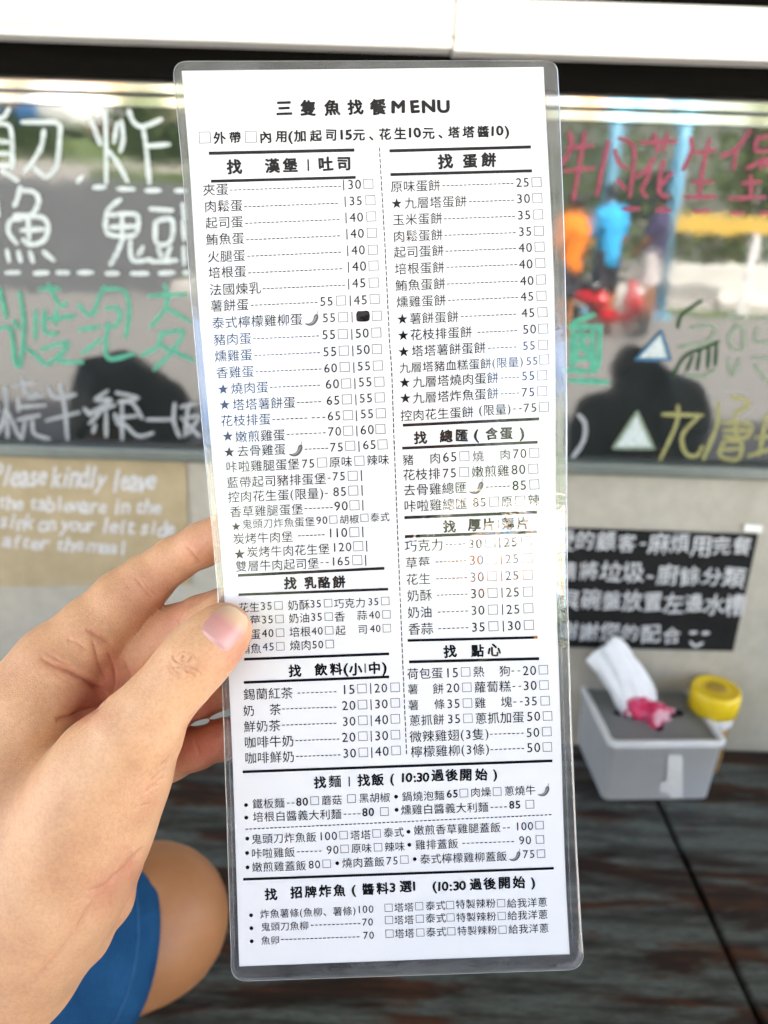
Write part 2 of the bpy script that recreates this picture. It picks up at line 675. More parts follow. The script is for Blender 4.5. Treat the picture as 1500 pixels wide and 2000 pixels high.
strokes('green_side_writing', P('''
200,612 342,560
180,640 390,642
202,650 196,900
250,650 272,800
230,700 305,700
230,780 302,790 292,850 220,852
332,650 330,940
382,650 372,880 330,945
215,720 220,880
180,1000 432,1012
150,930 300,940
'''), 1060, 450, 0.2933, 5.2, c_green, 'green chalk writing beside the menu')
strokes('white_side_mark', P('240,1230 282,1290 272,1400 200,1512'), 1060, 450, 0.2933, 4.5, c_thin)
strokes('pale_green_writing', P('''
1280,650 1240,720 1270,790 1332,780 1332,650 1280,642
1240,860 1262,970 1312,860
1430,650 1420,740 1520,742
1400,850 1520,850
1420,900 1480,990 1520,1002
1230,580 1340,575
910,780 1000,765 1100,740 1152,660 1090,630 990,650
960,960 1060,975 1140,930
1460,580 1520,585
'''), 1060, 450, 0.2933, 3.4, c_pale)
strokes('leaf_drawing', P('''
870,965 930,860 1000,810 1090,780 1172,740
960,935 1000,840
1030,930 1050,800
1100,915 1110,790
1150,900 1160,760
900,650 930,560 1060,470
'''), 1060, 450, 0.2933, 3.0, c_leaf, 'dark green chalk leaf drawing')
strokes('yellow_dish_writing', P('''
800,1225 1062,1232
902,1170 890,1290 780,1532
1040,1240 932,1360 950,1480 1022,1502 1062,1440
1170,1150 1160,1300 1070,1522
1260,1110 1352,1130 1362,1170 1270,1222
1200,1280 1382,1290 1352,1380 1210,1372
1280,1250 1292,1370
1210,1330 1370,1332
1210,1400 1180,1500 1300,1522 1322,1410 1210,1402
1200,1460 1312,1452
1490,1230 1442,1492
1420,1380 1520,1372
1370,1502 1500,1460
'''), 1060, 450, 0.2933, 4.0, c_yellow, 'pale yellow chalk writing')
def tri(name, pts, rim, lab):
    pts = [(1060 + x * .2933, 450 + y * .2933) for x, y in pts]
    mb = MB(); mb.add([on_board(x, y, 0.0003) for x, y in pts], [(0, 1, 2)])
    o = mb.build(name, chalk_mat('grey_white_chalk', (0.55, 0.62, 0.60)), board); o['label'] = lab
    mb = MB()
    for i in range(3): ribbon(mb, [pts[i], pts[(i + 1) % 3]], 3.2, lambda x, y, o: on_board(x, y, o + 0.0006))
    mb.build('outline', rim, o)
tri('chalk_triangle', [(790, 670), (620, 860), (850, 860)], c_blue, 'white chalk triangle outlined in blue')
tri('chalk_triangle', [(630, 1210), (470, 1450), (740, 1450)], c_pale, 'white chalk triangle outlined in green')

# --- signs on the wall
def on_wall(px, py, off=0.0): return on_y(px, py, D - off)
def sheet_on_wall(name, quad, thick, mat, parent):
    q0 = [on_wall(x, y, 0.001) for x, y in quad]; q1 = [on_wall(x, y, 0.001 + thick) for x, y in quad]
    mb = MB(); mb.add(q0 + q1, [(0, 1, 2, 3), (7, 6, 5, 4)] + [(i, (i + 1) % 4, 4 + (i + 1) % 4, 4 + i)[::-1] for i in range(4)])
    return mb.build(name, mat, parent)

_glyphs = {}
def glyph(ch, offset=0.0, res=3):
    key = (ch, offset)
    if key not in _glyphs:
        cu = bpy.data.curves.new('glyph', 'FONT')
        cu.body = ch; cu.size = 1.0; cu.resolution_u = res; cu.offset = offset
        o = bpy.data.objects.new('glyph', cu); COL.objects.link(o)
        dg = bpy.context.evaluated_depsgraph_get()
        ev = o.evaluated_get(dg); me = ev.to_mesh()
        vs = np.array([v.co[:2] for v in me.vertices], float).reshape(-1, 2)
        fs = [tuple(p.vertices) for p in me.polygons]
        ev.to_mesh_clear()
        bpy.data.objects.remove(o); bpy.data.curves.remove(cu)
        _glyphs[key] = (vs, fs)
    return _glyphs[key]
def is_cjk(ch): return ord(ch) > 0x2E80
def cw(ch):
    if is_cjk(ch): return 1.0
    return {'(': .38, ')': .38, ':': .3, '1': .5, ' ': .35, '|': .3}.get(ch, .56)

def sign_text(mb, s, x0, x1, y0, y1, em, place, bold=0.02, jit=0.03, shear=0.12, o0=0.0018):
    """hand lettering along a line of photo pixels (x0,y0)-(x1,y1), y = text centre"""
    ws = [cw(c) for c in s]; tot = sum(ws)
    cell = (x1 - x0) / tot; a = 0
    for c, w in zip(s, ws):
        cx = x0 + (a + w / 2) * cell; a += w
        if c == ' ': continue
        vs, fs = glyph(c)
        if not len(vs): continue
        cy = y0 + (y1 - y0) * (cx - x0) / max(x1 - x0, 1) + rng.uniform(-jit, jit) * em
        sc = em * rng.uniform(1 - jit * 2, 1 + jit * 2); rt = rng.uniform(-jit, jit) * 2.5
        mid = (vs[:, 0].min() + vs[:, 0].max()) / 2
        _stroke_no[0] += 1
        off = o0 + 0.000008 * (_stroke_no[0] % 50)
        base = .38 if is_cjk(c) else .33
        for kb in range(5):
            ox, oy = (0, 0) if kb == 4 else (bold * math.cos(kb * 1.5708 + .4), bold * math.sin(kb * 1.5708 + .4))
            pts = []
            for gx, gy in vs:
                lx = (gx - mid) * min(cell / em * (1.3 if not is_cjk(c) else 1), 1.15) + (gy - base) * shear; ly = gy - base
                rx = lx * math.cos(rt) - ly * math.sin(rt) + ox; ry = lx * math.sin(rt) + ly * math.cos(rt) + oy
                pts.append(place(cx + rx * sc, cy - ry * sc, off + kb * 0.00001))
            mb.add(pts, fs)

m_black_paper = simple('black_paper', (0.013, 0.013, 0.012), 0.75, 0.25, 40, spec=0.15)
m_white_ink = chalk_mat('white_paint_pen', (0.66, 0.66, 0.65))
sg = empty('wall_notice', on_wall(1290, 1270), 'black paper notice with four rows of white Chinese handwriting', 'notice')
sheet_on_wall('paper', [(985, 1026), (1481, 1043), (1432, 1272), (985, 1262)], 0.0006, m_black_paper, sg)
mb = MB()
SL = 0.028
for s, x0, x1, y0, em in (('親愛的顧客-麻煩用完餐', 1042, 1470, 1056, 41), ('後請將垃圾-廚餘分類', 1042, 1456, 1116, 41),
                          ('餐具碗盤放置左邊水槽', 1054, 1456, 1171, 41), ('謝謝您的配合', 1090, 1332, 1234, 37)):
    sign_text(mb, s, x0, x1, y0 - 4, y0 + (x1 - x0) * SL, em, on_wall, 0.012, 0.05)
ribbon(mb, [(1349, 1236), (1360, 1235)], 3, lambda x, y, o: on_wall(x, y, o + .0016)); ribbon(mb, [(1373, 1237), (1384, 1236)], 3, lambda x, y, o: on_wall(x, y, o + .0016))
ribbon(mb, [(1349, 1254), (1358, 1262), (1372, 1256)], 2.6, lambda x, y, o: on_wall(x, y, o + .0016))
mb.build('handwriting', m_white_ink, sg)
m_tape = simple('white_tape', (0.85, 0.84, 0.78), 0.4, 0.05, 20)
sheet_on_wall('corner_tape', [(1455, 1023), (1490, 1026), (1488, 1041), (1453, 1038)], 0.0028, m_tape, sg)

m_card, n, l, b = new_mat('brown_cardboard')
v = coords(n, l, (1, 1, 1)); t1 = noise(n, l, 25, 5, 0.6, v)
l.new(ramp(n, l, t1.outputs['Fac'], [(0.35, (0.36, 0.285, 0.16)), (0.65, (0.44, 0.35, 0.205))]), b.inputs['Base Color'])
b.inputs['Roughness'].default_value = 0.7
cg = empty('cardboard_notice', on_wall(180, 1130), 'brown cardboard notice with white English handwriting, above the hand', 'notice')
sheet_on_wall('cardboard', [(-60, 884), (362, 893), (372, 1142), (-48, 1146)], 0.0015, m_card, cg)
mb = MB()
for s, x0, x1, y0, y1, em in (('Please kindly leave', -12, 306, 926, 940, 58), ('the tableware in the', -4, 316, 980, 992, 40),
                              ('sink on your left side', 0, 342, 1018, 1034, 40), ('after the meal', 6, 250, 1056, 1070, 38)):
    sign_text(mb, s, x0, x1, y0, y1, em, on_wall, 0.026, 0.05, shear=0.16, o0=0.0027)
mb.build('handwriting', m_white_ink, cg)

# --- counter top: two wide boards with a joint running to the wall
m_wood, n, l, b = new_mat('worn_painted_wood')
v = coords(n, l, (2.6, 26, 26))
v2 = coords(n, l, (2.2, 12, 12)); v3 = coords(n, l, (9, 60, 60))
g1 = noise(n, l, 3.2, 8, 0.66, v, 0.25); g2 = noise(n, l, 3.0, 5, 0.6, v2, 0.4); g3 = noise(n, l, 10, 4, 0.7, v3)
base = ramp(n, l, g1.outputs['Fac'], [(0.36, (0.004, 0.002, 0.0015)), (0.5, (0.020, 0.008, 0.004)), (0.64, (0.075, 0.026, 0.010))])
teal = ramp(n, l, g3.outputs['Fac'], [(0.3, (0.040, 0.052, 0.049)), (0.7, (0.135, 0.162, 0.152))])
mask = n.new('ShaderNodeMath'); mask.operation = 'MULTIPLY'
mk1 = ramp(n, l, g2.outputs['Fac'], [(0.45, (0, 0, 0)), (0.54, (1, 1, 1))]); mk2 = ramp(n, l, g1.outputs['Fac'], [(0.40, (0.25, 0.25, 0.25)), (0.58, (1, 1, 1))])
l.new(mk1, mask.inputs[0]); l.new(mk2, mask.inputs[1])
mx = n.new('ShaderNodeMix'); mx.data_type = 'RGBA'
l.new(mask.outputs[0], mx.inputs[0]); l.new(base, mx.inputs[6]); l.new(teal, mx.inputs[7])
l.new(mx.outputs[2], b.inputs['Base Color'])
b.inputs['Roughness'].default_value = 0.42
l.new(ramp(n, l, g1.outputs['Fac'], [(0.3, (0.45, 0.45, 0.45)), (0.7, (0.65, 0.65, 0.65))]), b.inputs['Roughness'])
b.inputs['Specular IOR Level'].default_value = 0.35
l.new(bump(n, l, g1.outputs['Fac'], 0.5, 0.0015), b.inputs['Normal'])
ga = on_z(1290, 1575, TABLE); gb = on_z(1487, 2000, TABLE)
def gx(y): return ga.x + (gb.x - ga.x) * (y - ga.y) / (gb.y - ga.y)
y0, y1 = -0.02, D - 0.001
counter = empty('counter', (0.3, 0.4, 0.004), 'dark weathered wooden counter with grey teal paint worn off in streaks', 'counter')
def top_board(xa, xb, name='counter_board'):
    """xa, xb functions of y"""
    bm = bmesh.new()
    vs = [bm.verts.new((fx(y), y, z)) for z in (TABLE - 0.035, TABLE) for fx, y in ((xa, y0), (xb, y0), (xb, y1), (xa, y1))]
    for f in ((3, 2, 1, 0), (4, 5, 6, 7), (0, 1, 5, 4), (1, 2, 6, 5), (2, 3, 7, 6), (3, 0, 4, 7)):
        bm.faces.new([vs[i] for i in f])
    bmesh.ops.bevel(bm, geom=bm.edges[:], offset=0.002, segments=2, affect='EDGES')
    mb = MB(); mb.bm(bm)
    return mb.build(name, m_wood, counter)
top_board(lambda y: -1.3, lambda y: gx(y) - 0.0022)
top_board(lambda y: gx(y) + 0.0022, lambda y: 1.6)
mb = MB()
mb.box(-1.28, 1.58, 0.03, D - 0.004, TABLE - 0.060, TABLE - 0.037)
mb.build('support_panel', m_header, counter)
for x in (-1.2, 0.2, 1.5):
    mb = MB(); mb.box(x - 0.03, x + 0.03, 0.10, 0.16, 0.004, TABLE - 0.062, bevel=0.003)
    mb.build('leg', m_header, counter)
# ================================================================== THINGS ON THE COUNTER
# --- tissue box: tapered grey tub with a sunk lid
m_tub = simple('pale_grey_plastic', (0.70, 0.70, 0.68), 0.45, 0.05, 25)
m_lid = simple('mid_grey_plastic', (0.19, 0.195, 0.19), 0.5, 0.06, 25)
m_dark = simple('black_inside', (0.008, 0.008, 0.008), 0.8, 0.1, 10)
bl = on_z(1183, 1568, TABLE); br = on_z(1378, 1562, TABLE)                 # foot of the front face
axx = (br - bl); wB = axx.length; ang = math.atan2(axx.y, axx.x); axx.normalize(); axy = Vector((-axx.y, axx.x, 0))
hgt = 0.075
def at_h(px, py, h): return on_z(px, py, TABLE + h)
# measure the rim from the photo; the height is the one that puts the foot where the photo has it
while True:
    fl = at_h(1188, 1452, hgt); fr = at_h(1416, 1450, hgt); rl = at_h(1132, 1338, hgt); rr = at_h(1343, 1328, hgt)
    dTop = ((rl - fl).length + (rr - fr).length) / 2
    wTop = (fr - fl).length
    ctr = (fl + fr + rl + rr) / 4
    ang = math.atan2((fr - fl).y, (fr - fl).x)
    foot = Vector((ctr.x, ctr.y, TABLE)) + Vector((math.sin(ang), -math.cos(ang), 0)) * dTop / 2 * .94
    if proj(foot)[1] > 1565 or hgt > .13: break
    hgt += 0.001
box_root = empty('tissue_box', (ctr.x, ctr.y, TABLE + 0.001), 'grey tapered tissue box with dark sunken lid, standing on the counter', 'tissue box', rotz=ang)
MB0 = Matrix.Translation(box_root.location) @ Matrix.Rotation(ang, 4, 'Z')
hw, hd_ = wTop / 2, dTop / 2
k = 0.94
def rrect(w, d, r, z, n=5):
    out = []
    for cx, cy, a0 in ((w - r, d - r, 0), (-w + r, d - r, 90), (-w + r, -d + r, 180), (w - r, -d + r, 270)):
        for j in range(n + 1):
            a = R(a0 + 90 * j / n); out.append(Vector((cx + r * math.cos(a), cy + r * math.sin(a), z)))
    return out
def loft(mb, loops, cap0=True, cap1=True, M=None):
    n_ = len(loops[0]); vs = [(M @ p if M is not None else p) for L_ in loops for p in L_]; fs = []
    for i in range(len(loops) - 1):
        for j in range(n_):
            fs.append((i * n_ + j, i * n_ + (j + 1) % n_, (i + 1) * n_ + (j + 1) % n_, (i + 1) * n_ + j))
    if cap0: fs.append(tuple(range(n_))[::-1])
    if cap1: fs.append(tuple((len(loops) - 1) * n_ + j for j in range(n_)))
    mb.add(vs, fs)
mb = MB()
loft(mb, [rrect(hw * k - .003, hd_ * k - .003, .006, 0), rrect(hw * k, hd_ * k, .007, .003), rrect(hw - .001, hd_ - .001, .008, hgt - .009), rrect(hw + .0008, hd_ + .0008, .008, hgt - .0085),
          rrect(hw + .001, hd_ + .001, .008, hgt - .001), rrect(hw - .001, hd_ - .001, .008, hgt), rrect(hw - .004, hd_ - .004, .006, hgt), rrect(hw - .005, hd_ - .005, .006, hgt - .012)], True, False, MB0)
mb.build('tub', m_tub, box_root, True)
lid_z = hgt - 0.004
bm = bmesh.new()
outer = [bm.verts.new(p) for p in rrect(hw - .0054, hd_ - .0054, .005, lid_z)]
# slot: a broad lens with a round notch towards the front
def slot_pts():
    pts = []
    a, c = hw * 0.66, hd_ * 0.19
    for j in range(40):
        t = 2 * math.pi * j / 40
        x = a * math.cos(t); y = c * math.sin(t) * (1 if math.sin(t) > 0 else 1)
        if math.sin(t) < 0 and abs(x) < hw * 0.2:
            y -= hd_ * 0.42 * math.cos(x / (hw * 0.2) * math.pi / 2) ** 0.7
        pts.append(Vector((x, y + hd_ * 0.02, lid_z)))
    return pts
sp = slot_pts()
inner = [bm.verts.new(p) for p in sp]
eds = [bm.edges.new((L_[i], L_[(i + 1) % len(L_)])) for L_ in (outer, inner) for i in range(len(L_))]
bmesh.ops.triangle_fill(bm, use_beauty=True, use_dissolve=False, edges=eds)
for f in list(bm.faces):
    c_ = f.calc_center_median()
    # drop faces inside the slot
    ins = False; j = len(sp) - 1
    for i in range(len(sp)):
        if (sp[i].y > c_.y) != (sp[j].y > c_.y) and c_.x < (sp[j].x - sp[i].x) * (c_.y - sp[i].y) / (sp[j].y - sp[i].y) + sp[i].x: ins = not ins
        j = i
    if ins: bm.faces.remove(f)
ret = bmesh.ops.extrude_face_region(bm, geom=bm.faces[:])
for v_ in [e for e in ret['geom'] if isinstance(e, bmesh.types.BMVert)]: v_.co.z -= 0.002
bmesh.ops.recalc_face_normals(bm, faces=bm.faces[:])
mb = MB(); mb.bm(bm, MB0); mb.build('lid', m_lid, box_root)
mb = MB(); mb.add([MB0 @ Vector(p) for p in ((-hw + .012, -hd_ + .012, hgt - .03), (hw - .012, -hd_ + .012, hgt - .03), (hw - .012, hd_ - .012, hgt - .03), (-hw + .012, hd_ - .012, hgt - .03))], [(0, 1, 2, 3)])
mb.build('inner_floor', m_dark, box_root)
# white tape stuck down the front (follows the slanted face)
def on_front(x, t, off):
    """x in metres along the front, t 0 foot .. 1 rim"""
    d = hd_ * k + (hd_ - hd_ * k) * t
    return MB0 @ Vector((x, -d - off, hgt * t))
m_label = simple('white_sticker', (0.80, 0.79, 0.73), 0.35, 0.06, 200)
mb = MB()
xt = lambda px, t: ((px - 1188 - (1183 - 1188) * (1 - t)) / (228 * t + 195 * (1 - t)) - 0.5) * (wTop * t + wB * (1 - t))
rows = [(.80, 1301, 1326), (.72, 1300, 1330), (.5, 1301, 1330), (.36, 1300, 1331), (.34, 1287, 1331), (.16, 1286, 1332), (.15, 1304, 1332), (.06, 1308, 1330)]
vs = []; fs = []
for i, (t, xa, xb) in enumerate(rows):
    vs += [on_front(xt(xa, t), t, .0012), on_front(xt(xb, t), t, .0012)]
    if i: fs.append((2 * i - 2, 2 * i, 2 * i + 1, 2 * i - 1))
mb.add(vs, fs); mb.build('torn_label', m_label, box_root)

# --- tissue pulled out of the slot, its printed foot pink-red
m_tis, n, l, b = new_mat('white_tissue')
b.inputs['Roughness'].default_value = 0.9
v = coords(n, l); t1 = noise(n, l, 90, 4, 0.6, v)
l.new(ramp(n, l, t1.outputs['Fac'], [(0.3, (0.80, 0.80, 0.77)), (0.7, (0.88, 0.88, 0.86))]), b.inputs['Base Color'])
m_tisr, n, l, b = new_mat('printed_red_tissue')
b.inputs['Roughness'].default_value = 0.85
v = coords(n, l); t1 = noise(n, l, 45, 3, 0.6, v)
l.new(ramp(n, l, t1.outputs['Fac'], [(0.4, (0.55, 0.015, 0.07)), (0.52, (0.62, 0.06, 0.15)), (0.6, (0.75, 0.45, 0.48))]), b.inputs['Base Color'])
tb = MB0 @ Vector((0.0, 0.0, lid_z))
tis = empty('tissue', tb, 'crumpled white tissue with a pink red foot, pulled up from the grey box', 'tissue')
zc = (tb - C0).dot(CAM_ROT @ Vector((0, 0, -1)))
def folded(name, spine, widths, depth, mat, parent, n=44, seed=1):
    """a crumpled sheet round a spine given in (photo px, py, depth m); widths in px"""
    rr_ = random.Random(seed); mbx = MB(); vs = []; fs = []
    ph = [rr_.uniform(0, 6.28) for _ in range(6)]
    m_ = len(spine)
    S_ = smooth_line([(p[0], p[1]) for p in spine], 6); ms = len(S_)
    for i, p in enumerate(S_):
        u = i / (ms - 1) * (m_ - 1); i0 = min(int(u), m_ - 2); fr_ = u - i0
        w = widths[i0] * (1 - fr_) + widths[i0 + 1] * fr_; z = spine[i0][2] * (1 - fr_) + spine[i0 + 1][2] * fr_
        t = (S_[min(i + 1, ms - 1)] - S_[max(i - 1, 0)]).normalized(); a = Vector((-t.y, t.x, 0))
        for j in range(n):
            q = 2 * math.pi * j / n
            wob = 1 + 0.10 * math.sin(3 * q + ph[0] + i * .16) + 0.15 * math.sin(5 * q + ph[1] - i * .14) + .09 * math.sin(9 * q + ph[2] + i * .21)
            end = 1 + (0.10 * math.sin(4 * q + ph[3]) if i > ms - 3 else 0)
            s = math.cos(q) * w / 2 * wob * end
            pp = px2w(p.x + a.x * s, p.y + a.y * s + (4 * math.sin(3 * q + ph[4]) if i == ms - 1 else 0), z - math.sin(q) * depth * wob)
            vs.append(pp)
        if i:
            for j in range(n): fs.append(((i - 1) * n + j, (i - 1) * n + (j + 1) % n, i * n + (j + 1) % n, i * n + j))
    vs.append(sum((Vector(v_) for v_ in vs[-n:]), Vector()) / n)
    fs += [((ms - 1) * n + j, (ms - 1) * n + (j + 1) % n, ms * n) for j in range(n)]
    mbx.add(vs, fs)
    return mbx.build(name, mat, parent, True)
folded('white_plume', [(1250, 1392, zc), (1236, 1358, zc), (1214, 1316, zc), (1192, 1284, zc + .002), (1176, 1264, zc + .004)], [60, 70, 74, 74, 62], 0.011, m_tis, tis, seed=3)
folded('red_foot', [(1266, 1420, zc + .004), (1266, 1405, zc), (1266, 1392, zc - .004), (1268, 1376, zc - .003), (1270, 1368, zc)], [40, 78, 92, 84, 44], 0.014, m_tisr, tis, seed=5)
folded('front_fold', [(1298, 1392, zc - .008), (1284, 1408, zc - .012), (1274, 1424, zc - .016)], [34, 40, 14], 0.006, m_tisr, tis, seed=8)

# --- small jar with a yellow lid behind the box
m_yel = simple('yellow_plastic', (0.86, 0.60, 0.015), 0.35, 0.04, 30)
m_wht = simple('white_plastic', (0.8, 0.8, 0.78), 0.4, 0.03, 30)
m_jar = simple('amber_sauce_jar', (0.34, 0.20, 0.07), 0.25, 0.2, 40, coat=0.5)
jz = 0.072
while True:
    jt = at_h(1399, 1346, jz * 1.15)
    if jt.y + 47 / FPX * (jt - C0).dot(CAM_ROT @ Vector((0, 0, -1))) < D - 0.004: break
    jz += 0.001
jt = at_h(1399, 1346, jz * 1.15)
jb = Vector((jt.x, jt.y, TABLE + 0.001))
jr = 47 / FPX * (jt - C0).dot(CAM_ROT @ Vector((0, 0, -1)))
jar = empty('sauce_jar', jb, 'small amber jar with bright yellow lid behind the tissue box', 'jar')
mb = MB(); mb.lathe([(jr * .74, 0), (jr * .8, .002), (jr * .8, jz * .62), (jr * .74, jz * .72)], jb, 36); mb.build('jar_body', m_jar, jar, True)
mb = MB(); mb.lathe([(jr * .76, jz * .70), (jr * .86, jz * .72), (jr * .88, jz * .84), (jr * .8, jz * .86)], jb, 36); mb.build('collar', m_wht, jar, True)
mb = MB()
prof = [(jr * .9, jz * .862), (jr, jz * .875), (jr, jz * 1.10), (jr * .96, jz * 1.15), (jr * .84, jz * 1.17), (jr * .80, jz * 1.15), (jr * .5, jz * 1.15), (jr * .3, jz * 1.155)]
mb.lathe(prof, jb, 48); lid = mb.build('jar_lid', m_yel, jar, True)
mb = MB(); mb.lathe([(jr * .40, jz * 1.151), (jr * .40, jz * 1.166), (jr * .3, jz * 1.168)], jb, 24)
mb.build('lid_emblem', simple('ochre_print', (0.45, 0.28, 0.03), .5), lid, True)
# ================================================================== THE LAMINATED MENU
# photo outlines of the paper and of its clear pouch
PL = [(131, 354), (240, 363), (324, 370.8), (420, 376), (520, 381.5), (648, 391), (760, 402.5), (860, 411), (916, 415.5), (1020, 426), (1171, 439), (1309, 446), (1358, 448.5), (1487, 454.5), (1610, 458.5), (1753, 463), (1888, 467)]
PR = [(131, 1062), (240, 1067), (380, 1075.6), (520, 1082), (620, 1084.5), (740, 1085.5), (900, 1085.5), (1047, 1086), (1199, 1087.5), (1302, 1092), (1413, 1095.5), (1598, 1100.5), (1723, 1105.4), (1824, 1110.5), (1888, 1114.5)]
OL = [(117, 337), (184, 341.4), (282, 352), (352, 359), (520, 367), (637, 378), (760, 388), (900, 401), (1084, 419), (1180, 427), (1388, 436), (1580, 442), (1777, 448.5), (1917, 453)]
OR = [(117, 1089), (268, 1095.5), (464, 1102.5), (620, 1106), (760, 1107.5), (940, 1107.5), (1127, 1108.5), (1240, 1110.5), (1363, 1115), (1560, 1122.5), (1666, 1127), (1838, 1137.5), (1917, 1142)]
def interp(tab, y): return float(np.interp(y, [t[0] for t in tab], [t[1] for t in tab]))
def smooth_tab(tab):
    """soften the measured polyline so that the edges bend without corners"""
    ys = np.linspace(tab[0][0], tab[-1][0], 80); xs = np.interp(ys, [t[0] for t in tab], [t[1] for t in tab])
    for _ in range(12): xs[1:-1] = (xs[:-2] + 2 * xs[1:-1] + xs[2:]) / 4
    return list(zip(ys, xs))
PL, PR, OL, OR = map(smooth_tab, (PL, PR, OL, OR))
Z0, Z1 = 0.2240, 0.2455
def sheet_z(px, py):
    t = (py - 131) / (1888 - 131)
    z = 1 / ((1 - t) / Z0 + t / Z1)
    u = (px - 740) / 370
    return z + 0.0016 * math.sin(math.pi * t) * u - 0.0012 * u * u * math.sin(math.pi * min(max(t, 0), 1)) + 0.0005 * math.sin(9 * t + 2 * u)
def on_sheet(px, py, off=0.0): return px2w(px, py, sheet_z(px, py) - off)
def tp(x, v): return 138 + (131 - 138) * v      # top edge py by fraction across
def paper_px(u, v):
    """u across 0..1, v down 0..1"""
    yl = 138 + (1888 - 138) * v; yr = 130.5 + (1864 - 130.5) * v
    xl = interp(PL, yl); xr = interp(PR, yr)
    return xl + (xr - xl) * u, yl + (yr - yl) * u
mroot = empty('laminated_menu', on_sheet(740, 1000), 'tall white laminated Chinese menu card held up by the hand', 'menu')

def film_normal(n, l):
    """waves and fine creases of the plastic film"""
    v = coords(n, l)
    a = noise(n, l, 13, 2, 0.4, v, 0.6); c = noise(n, l, 150, 3, 0.6, v, 0.3)
    b1 = bump(n, l, a.outputs['Fac'], 0.5, 0.003)
    b2 = bump(n, l, c.outputs['Fac'], 0.14, 0.0006, b1)
    vo = n.new('ShaderNodeTexVoronoi'); vo.feature = 'DISTANCE_TO_EDGE'; vo.inputs['Scale'].default_value = 16; vo.inputs['Randomness'].default_value = 1
    l.new(v, vo.inputs['Vector'])
    edge = ramp(n, l, vo.outputs['Distance'], [(0.0, (0, 0, 0)), (0.012, (1, 1, 1))])
    gate = noise(n, l, 9, 2, 0.5, v)
    gm = ramp(n, l, gate.outputs['Fac'], [(0.52, (0, 0, 0)), (0.6, (1, 1, 1))])
    mul = n.new('ShaderNodeMix'); mul.data_type = 'RGBA'; mul.inputs[6].default_value = (1, 1, 1, 1)
    l.new(gm, mul.inputs[0]); l.new(edge, mul.inputs[7])
    return bump(n, l, mul.outputs[2], 0.35, 0.0005, b2)
def print_mat(name, col, rough=0.7, col2=None):
    m, n, l, b = new_mat(name)
    b.inputs['Base Color'].default_value = (*col, 1)
    b.inputs['Roughness'].default_value = rough
    b.inputs['Specular IOR Level'].default_value = 0.0
    b.inputs['Coat Weight'].default_value = 1.0
    b.inputs['Coat Roughness'].default_value = 0.04
    b.inputs['Coat IOR'].default_value = 1.58
    l.new(film_normal(n, l), b.inputs['Coat Normal'])
    return m
m_paper = print_mat('laminated_paper', (0.72, 0.72, 0.72))
m_ink = print_mat('black_print', (0.010, 0.010, 0.012))
m_inkthin = print_mat('thin_black_print', (0.05, 0.05, 0.06))
m_pink = print_mat('pale_pink_sticker', (0.80, 0.62, 0.60))
m_chili = [print_mat('grey_print', (g, g, g)) for g in (0.10, 0.26, 0.5)]

NU, NV = 24, 72
vs = [on_sheet(*paper_px(i / NU, j / NV)) for j in range(NV + 1) for i in range(NU + 1)]
fs = [(j * (NU + 1) + i, (j + 1) * (NU + 1) + i, (j + 1) * (NU + 1) + i + 1, j * (NU + 1) + i + 1) for j in range(NV) for i in range(NU)]
paper = mesh_obj('paper_sheet', vs, fs, m_paper, mroot, True)

# pouch: clear margin round the paper, two welded films with rounded corners
m_film, n, l, b = new_mat('clear_pouch_film')
n.remove(b)
tr = n.new('ShaderNodeBsdfTransparent'); tr.inputs[0].default_value = (0.86, 0.88, 0.87, 1)
gl = n.new('ShaderNodeBsdfGlossy'); gl.inputs['Roughness'].default_value = 0.06
df = n.new('ShaderNodeBsdfDiffuse'); df.inputs[0].default_value = (0.7, 0.7, 0.7, 1)
nn = film_normal(n, l)
l.new(nn, gl.inputs['Normal'])
fr = n.new('ShaderNodeFresnel'); fr.inputs['IOR'].default_value = 1.75; l.new(nn, fr.inputs['Normal'])
ad = n.new('ShaderNodeMath'); ad.operation = 'ADD'; ad.inputs[1].default_value = 0.03; l.new(fr.outputs[0], ad.inputs[0])
m1 = n.new('ShaderNodeMixShader'); m2 = n.new('ShaderNodeMixShader')
vv = coords(n, l); tt = noise(n, l, 70, 4, 0.7, vv)
mf = n.new('ShaderNodeMapRange'); mf.inputs[1].default_value = 0.35; mf.inputs[2].default_value = 0.7; mf.inputs[3].default_value = 0.05; mf.inputs[4].default_value = 0.16
l.new(tt.outputs['Fac'], mf.inputs[0]); l.new(mf.outputs[0], m1.inputs[0])
l.new(tr.outputs[0], m1.inputs[1]); l.new(df.outputs[0], m1.inputs[2])
l.new(ad.outputs[0], m2.inputs[0]); l.new(m1.outputs[0], m2.inputs[1]); l.new(gl.outputs[0], m2.inputs[2])
l.new(m2.outputs[0], n['Material Output'].inputs[0])

